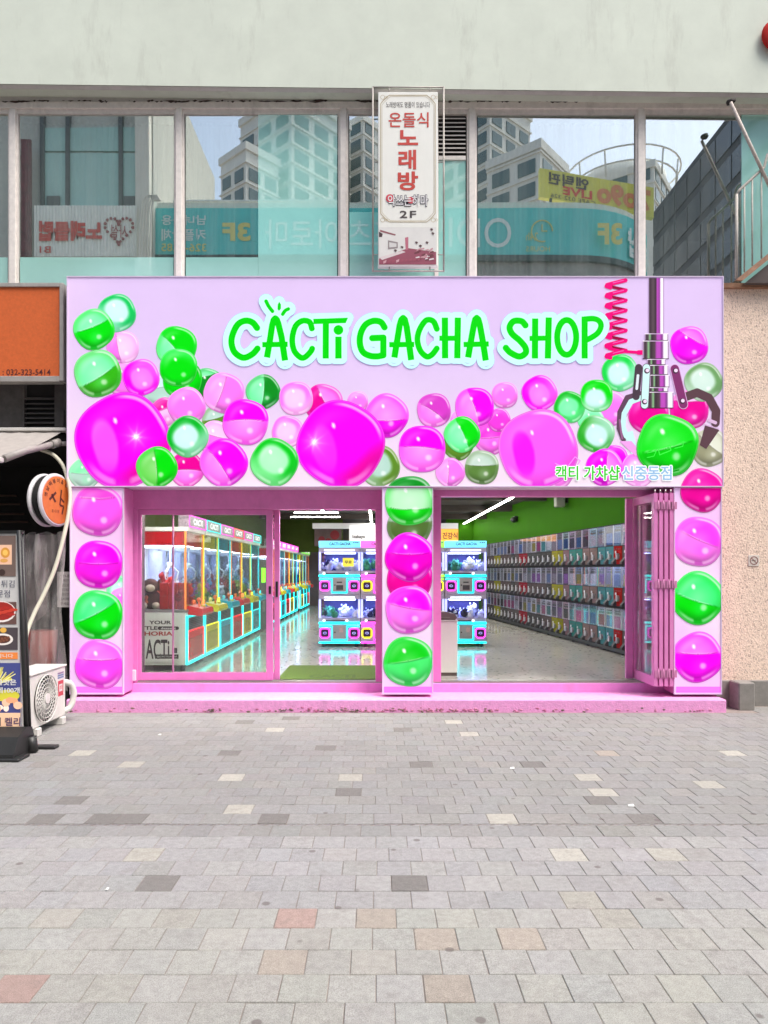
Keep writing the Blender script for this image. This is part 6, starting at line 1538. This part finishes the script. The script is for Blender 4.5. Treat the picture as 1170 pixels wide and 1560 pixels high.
m = MB(); put_text(m, '7o9o', onb(.03, .15), rtv, upb, L*.46, .75, bold=.05); m.build('numerals', mat('num_orange', alb=(.62, .22, .10), var=0), yb_)
m = MB(); put_text(m, '엔틱핀', onb(.56, .50), rtv, upb, L*.36, .42, bold=.03); put_text(m, 'CAFE 032-326', onb(.5, .05), rtv, upb, L*.4, .14); m.build('lettering', darkp, yb_)
m = MB(); put_text(m, 'LIVE', onb(.53, .22), rtv, upb, L*.26, .3, bold=.03); m.build('lettering', redp, yb_)
for u in (.1, .5, .9): MB().tube([tuple(onb(u, 0)), tuple(onb(u, 0)+Vector((0, -.4, -1.4)))], .05, 6).build('strut', MATS['dark_frame'], yb_)

# towers behind
tow_w = mat('tower_white', alb=(.80, .78, .72), rough=.85, var=.06, vscale=.4)
tow_g = mat('tower_glass', alb=(.07, .13, .13), rough=.2, var=.2, vscale=.3, spec=.8)
def tower(name, label, cx, cy, w, d, h, rz, fl=3.0, bays=4, crown=False, z0=12.0):
    r = thing(name, label, 'building', (cx, cy, 0), None, rz)
    ORG[r.name] = Vector((0, 0, 0))
    MB().box(-w/2, w/2, -d/2, d/2, 0, h).build('wall', tow_w, r)
    MB().box(-w/2-.3, w/2+.3, -d/2-.3, d/2+.3, h+.01, h+1.2).build('parapet', tow_w, r)
    zz = z0
    spans = (w, d); wms = []
    for face in (0, 1):               # the two faces turned to the street
        bw = spans[face]*.66/bays/2
        m = MB().box(-bw, bw, .01, .12, 0, fl*.60) if face == 0 else MB().box(.01, .12, -bw, bw, 0, fl*.60)
        me = m.mesh('window'); me.materials.append(tow_g); wms.append(me)
    bm_ = MB().box(-w/2-.22, w/2+.22, -d/2-.2, d/2+.22, 0, fl*.07).mesh('floor_band'); bm_.materials.append(tow_w)
    while zz < h-1.5:
        for face in (0, 1):
            for b in range(bays):
                u = -spans[face]/2+spans[face]*(b+.5)/bays
                o = bpy.data.objects.new('window', wms[face]); C.objects.link(o); o.parent = r; o.location = (u, d/2, zz) if face == 0 else (w/2, u, zz)
        o = bpy.data.objects.new('floor_band', bm_); C.objects.link(o); o.parent = r; o.location = (0, 0, zz+fl*.78)
        zz += fl
    if crown:
        V = MB()
        for ring_z, rad in ((h+2.0, w*.62), (h+4.2, w*.66)):
            V.tube([(rad*math.cos(t*.1963), rad*math.sin(t*.1963), ring_z) for t in range(32)], .16, 6, close=True)
        for t in range(12):
            a_ = t*.5236; V.tube([(w*.62*math.cos(a_), w*.62*math.sin(a_), h), (w*.64*math.cos(a_), w*.64*math.sin(a_), h+4.2)], .16, 6)
        V.build('crown_ring', tow_w, r)
        MB().tube([(0, 0, h), (0, 0, h+3.0)], w*.5, 28).build('crown_drum', tow_w, r)
    return r
D = 118
def TW(px, D, w, py, rz, bays, label, crown=False, fl=3.1):
    tower('apartment_tower', label, mx_(px, D), my_(D)-w*.6, w, w, mz_(py, D), R(rz), fl, bays, crown, mz_(335, D))
TW(441, D, 13.5, 150, 42, 3, 'white apartment tower seen past the teal building roof, corner towards the street')
TW(374, D-6, 6.5, 232, 42, 2, 'stepped lower wing of the white apartment tower')
TW(748, D, 11, 150, 48, 3, 'pale apartment tower behind the clock sign on the teal building')
TW(815, 96, 8, 232, 40, 2, 'low pale block beside the yellow billboard')
TW(975, 120, 15, 262, 35, 4, 'round crowned white tower beyond the yellow billboard', True)
TW(548, 130, 11, 190, 40, 3, 'white apartment tower beyond the tree-lined gap')
# G: dark glass block on the right
DG0, DG1 = 30.0, 39.0
XG = mx_(1122, DG0); zg = mz_(160, DG0)
gb = thing('dark_glass_building', 'dark curtain walled office block across the street', 'building', (XG+6, my_(DG1), 0))
MB().box(XG, XG+14, my_(DG1), my_(DG0)+4, 0, zg).build('core', mat('dark_core', alb=(.03, .033, .04), rough=.6), gb)
dgl = mat('dark_curtain_glass', alb=(.045, .055, .07), rough=.12, var=.3, vscale=.5, spec=.7)
nY, nZ = 9, 14
for i in range(nY):
    for j in range(5, nZ):
        y0 = my_(DG1)+(DG1-DG0+4)*i/nY; y1_ = my_(DG1)+(DG1-DG0+4)*(i+1)/nY; z0, z1 = zg*j/nZ, zg*(j+1)/nZ
        MB().box(XG-.05, XG-.005, y0+.05, y1_-.05, z0+.06, z1-.35).build('pane', dgl, gb)
for i in range(8):
    for j in range(5, nZ):
        MB().box(XG+14*i/8+.06, XG+14*(i+1)/8-.06, my_(DG0)+4.005, my_(DG0)+4.05, zg*j/nZ+.06, zg*(j+1)/nZ-.3).build('pane', dgl, gb)
# dark trees between the towers
leaf_m = mat('far_foliage', alb=(.035, .055, .025), rough=.9, var=.4, vscale=2)
rr2 = random.Random(21)
for px, D_, h_, lab in ((545, 40, 14.5, 'dark tree in the gap left of the clock sign'), (522, 43, 13.5, 'second dark tree beside the apartment tower')):
    x, y = mx_(px, D_), my_(D_)
    t = thing('tree', lab, 'tree', (x, y, 0))
    tk = MB().tube([(x, y, 0), (x+.1, y, 5), (x, y+.1, h_*.7)], [.25, .18, .08], 8)
    for q in range(6): a_ = q*1.05; tk.tube([(x, y, h_*.45+q*.4), (x+1.6*math.cos(a_), y+1.6*math.sin(a_), h_*.62+q*.5)], [.09, .03], 6)
    tk.build('trunk', mat('bark', alb=(.09, .07, .05), rough=.9), t)
    cr = MB()
    for q in range(1500):
        a_, b2 = rr2.uniform(0, 6.28), math.acos(rr2.uniform(-1, 1)); rad = rr2.uniform(.5, 1)**.5*(2.3+.5*math.sin(3*a_)); X, Y, Z = x+rad*math.sin(b2)*math.cos(a_), y+rad*math.sin(b2)*math.sin(a_), h_*.72+rad*1.5*math.cos(b2)
        d1 = Vector((rr2.gauss(0, 1), rr2.gauss(0, 1), rr2.gauss(0, 1))).normalized()*.16; d2 = d1.orthogonal().normalized()*.10; P = Vector((X, Y, Z))
        cr.add([P-d1, P+d2, P+d1, P-d2], [(0, 1, 2, 3)])
    cr.build('crown', leaf_m, t)

bpy.data.scenes.remove(TSC)
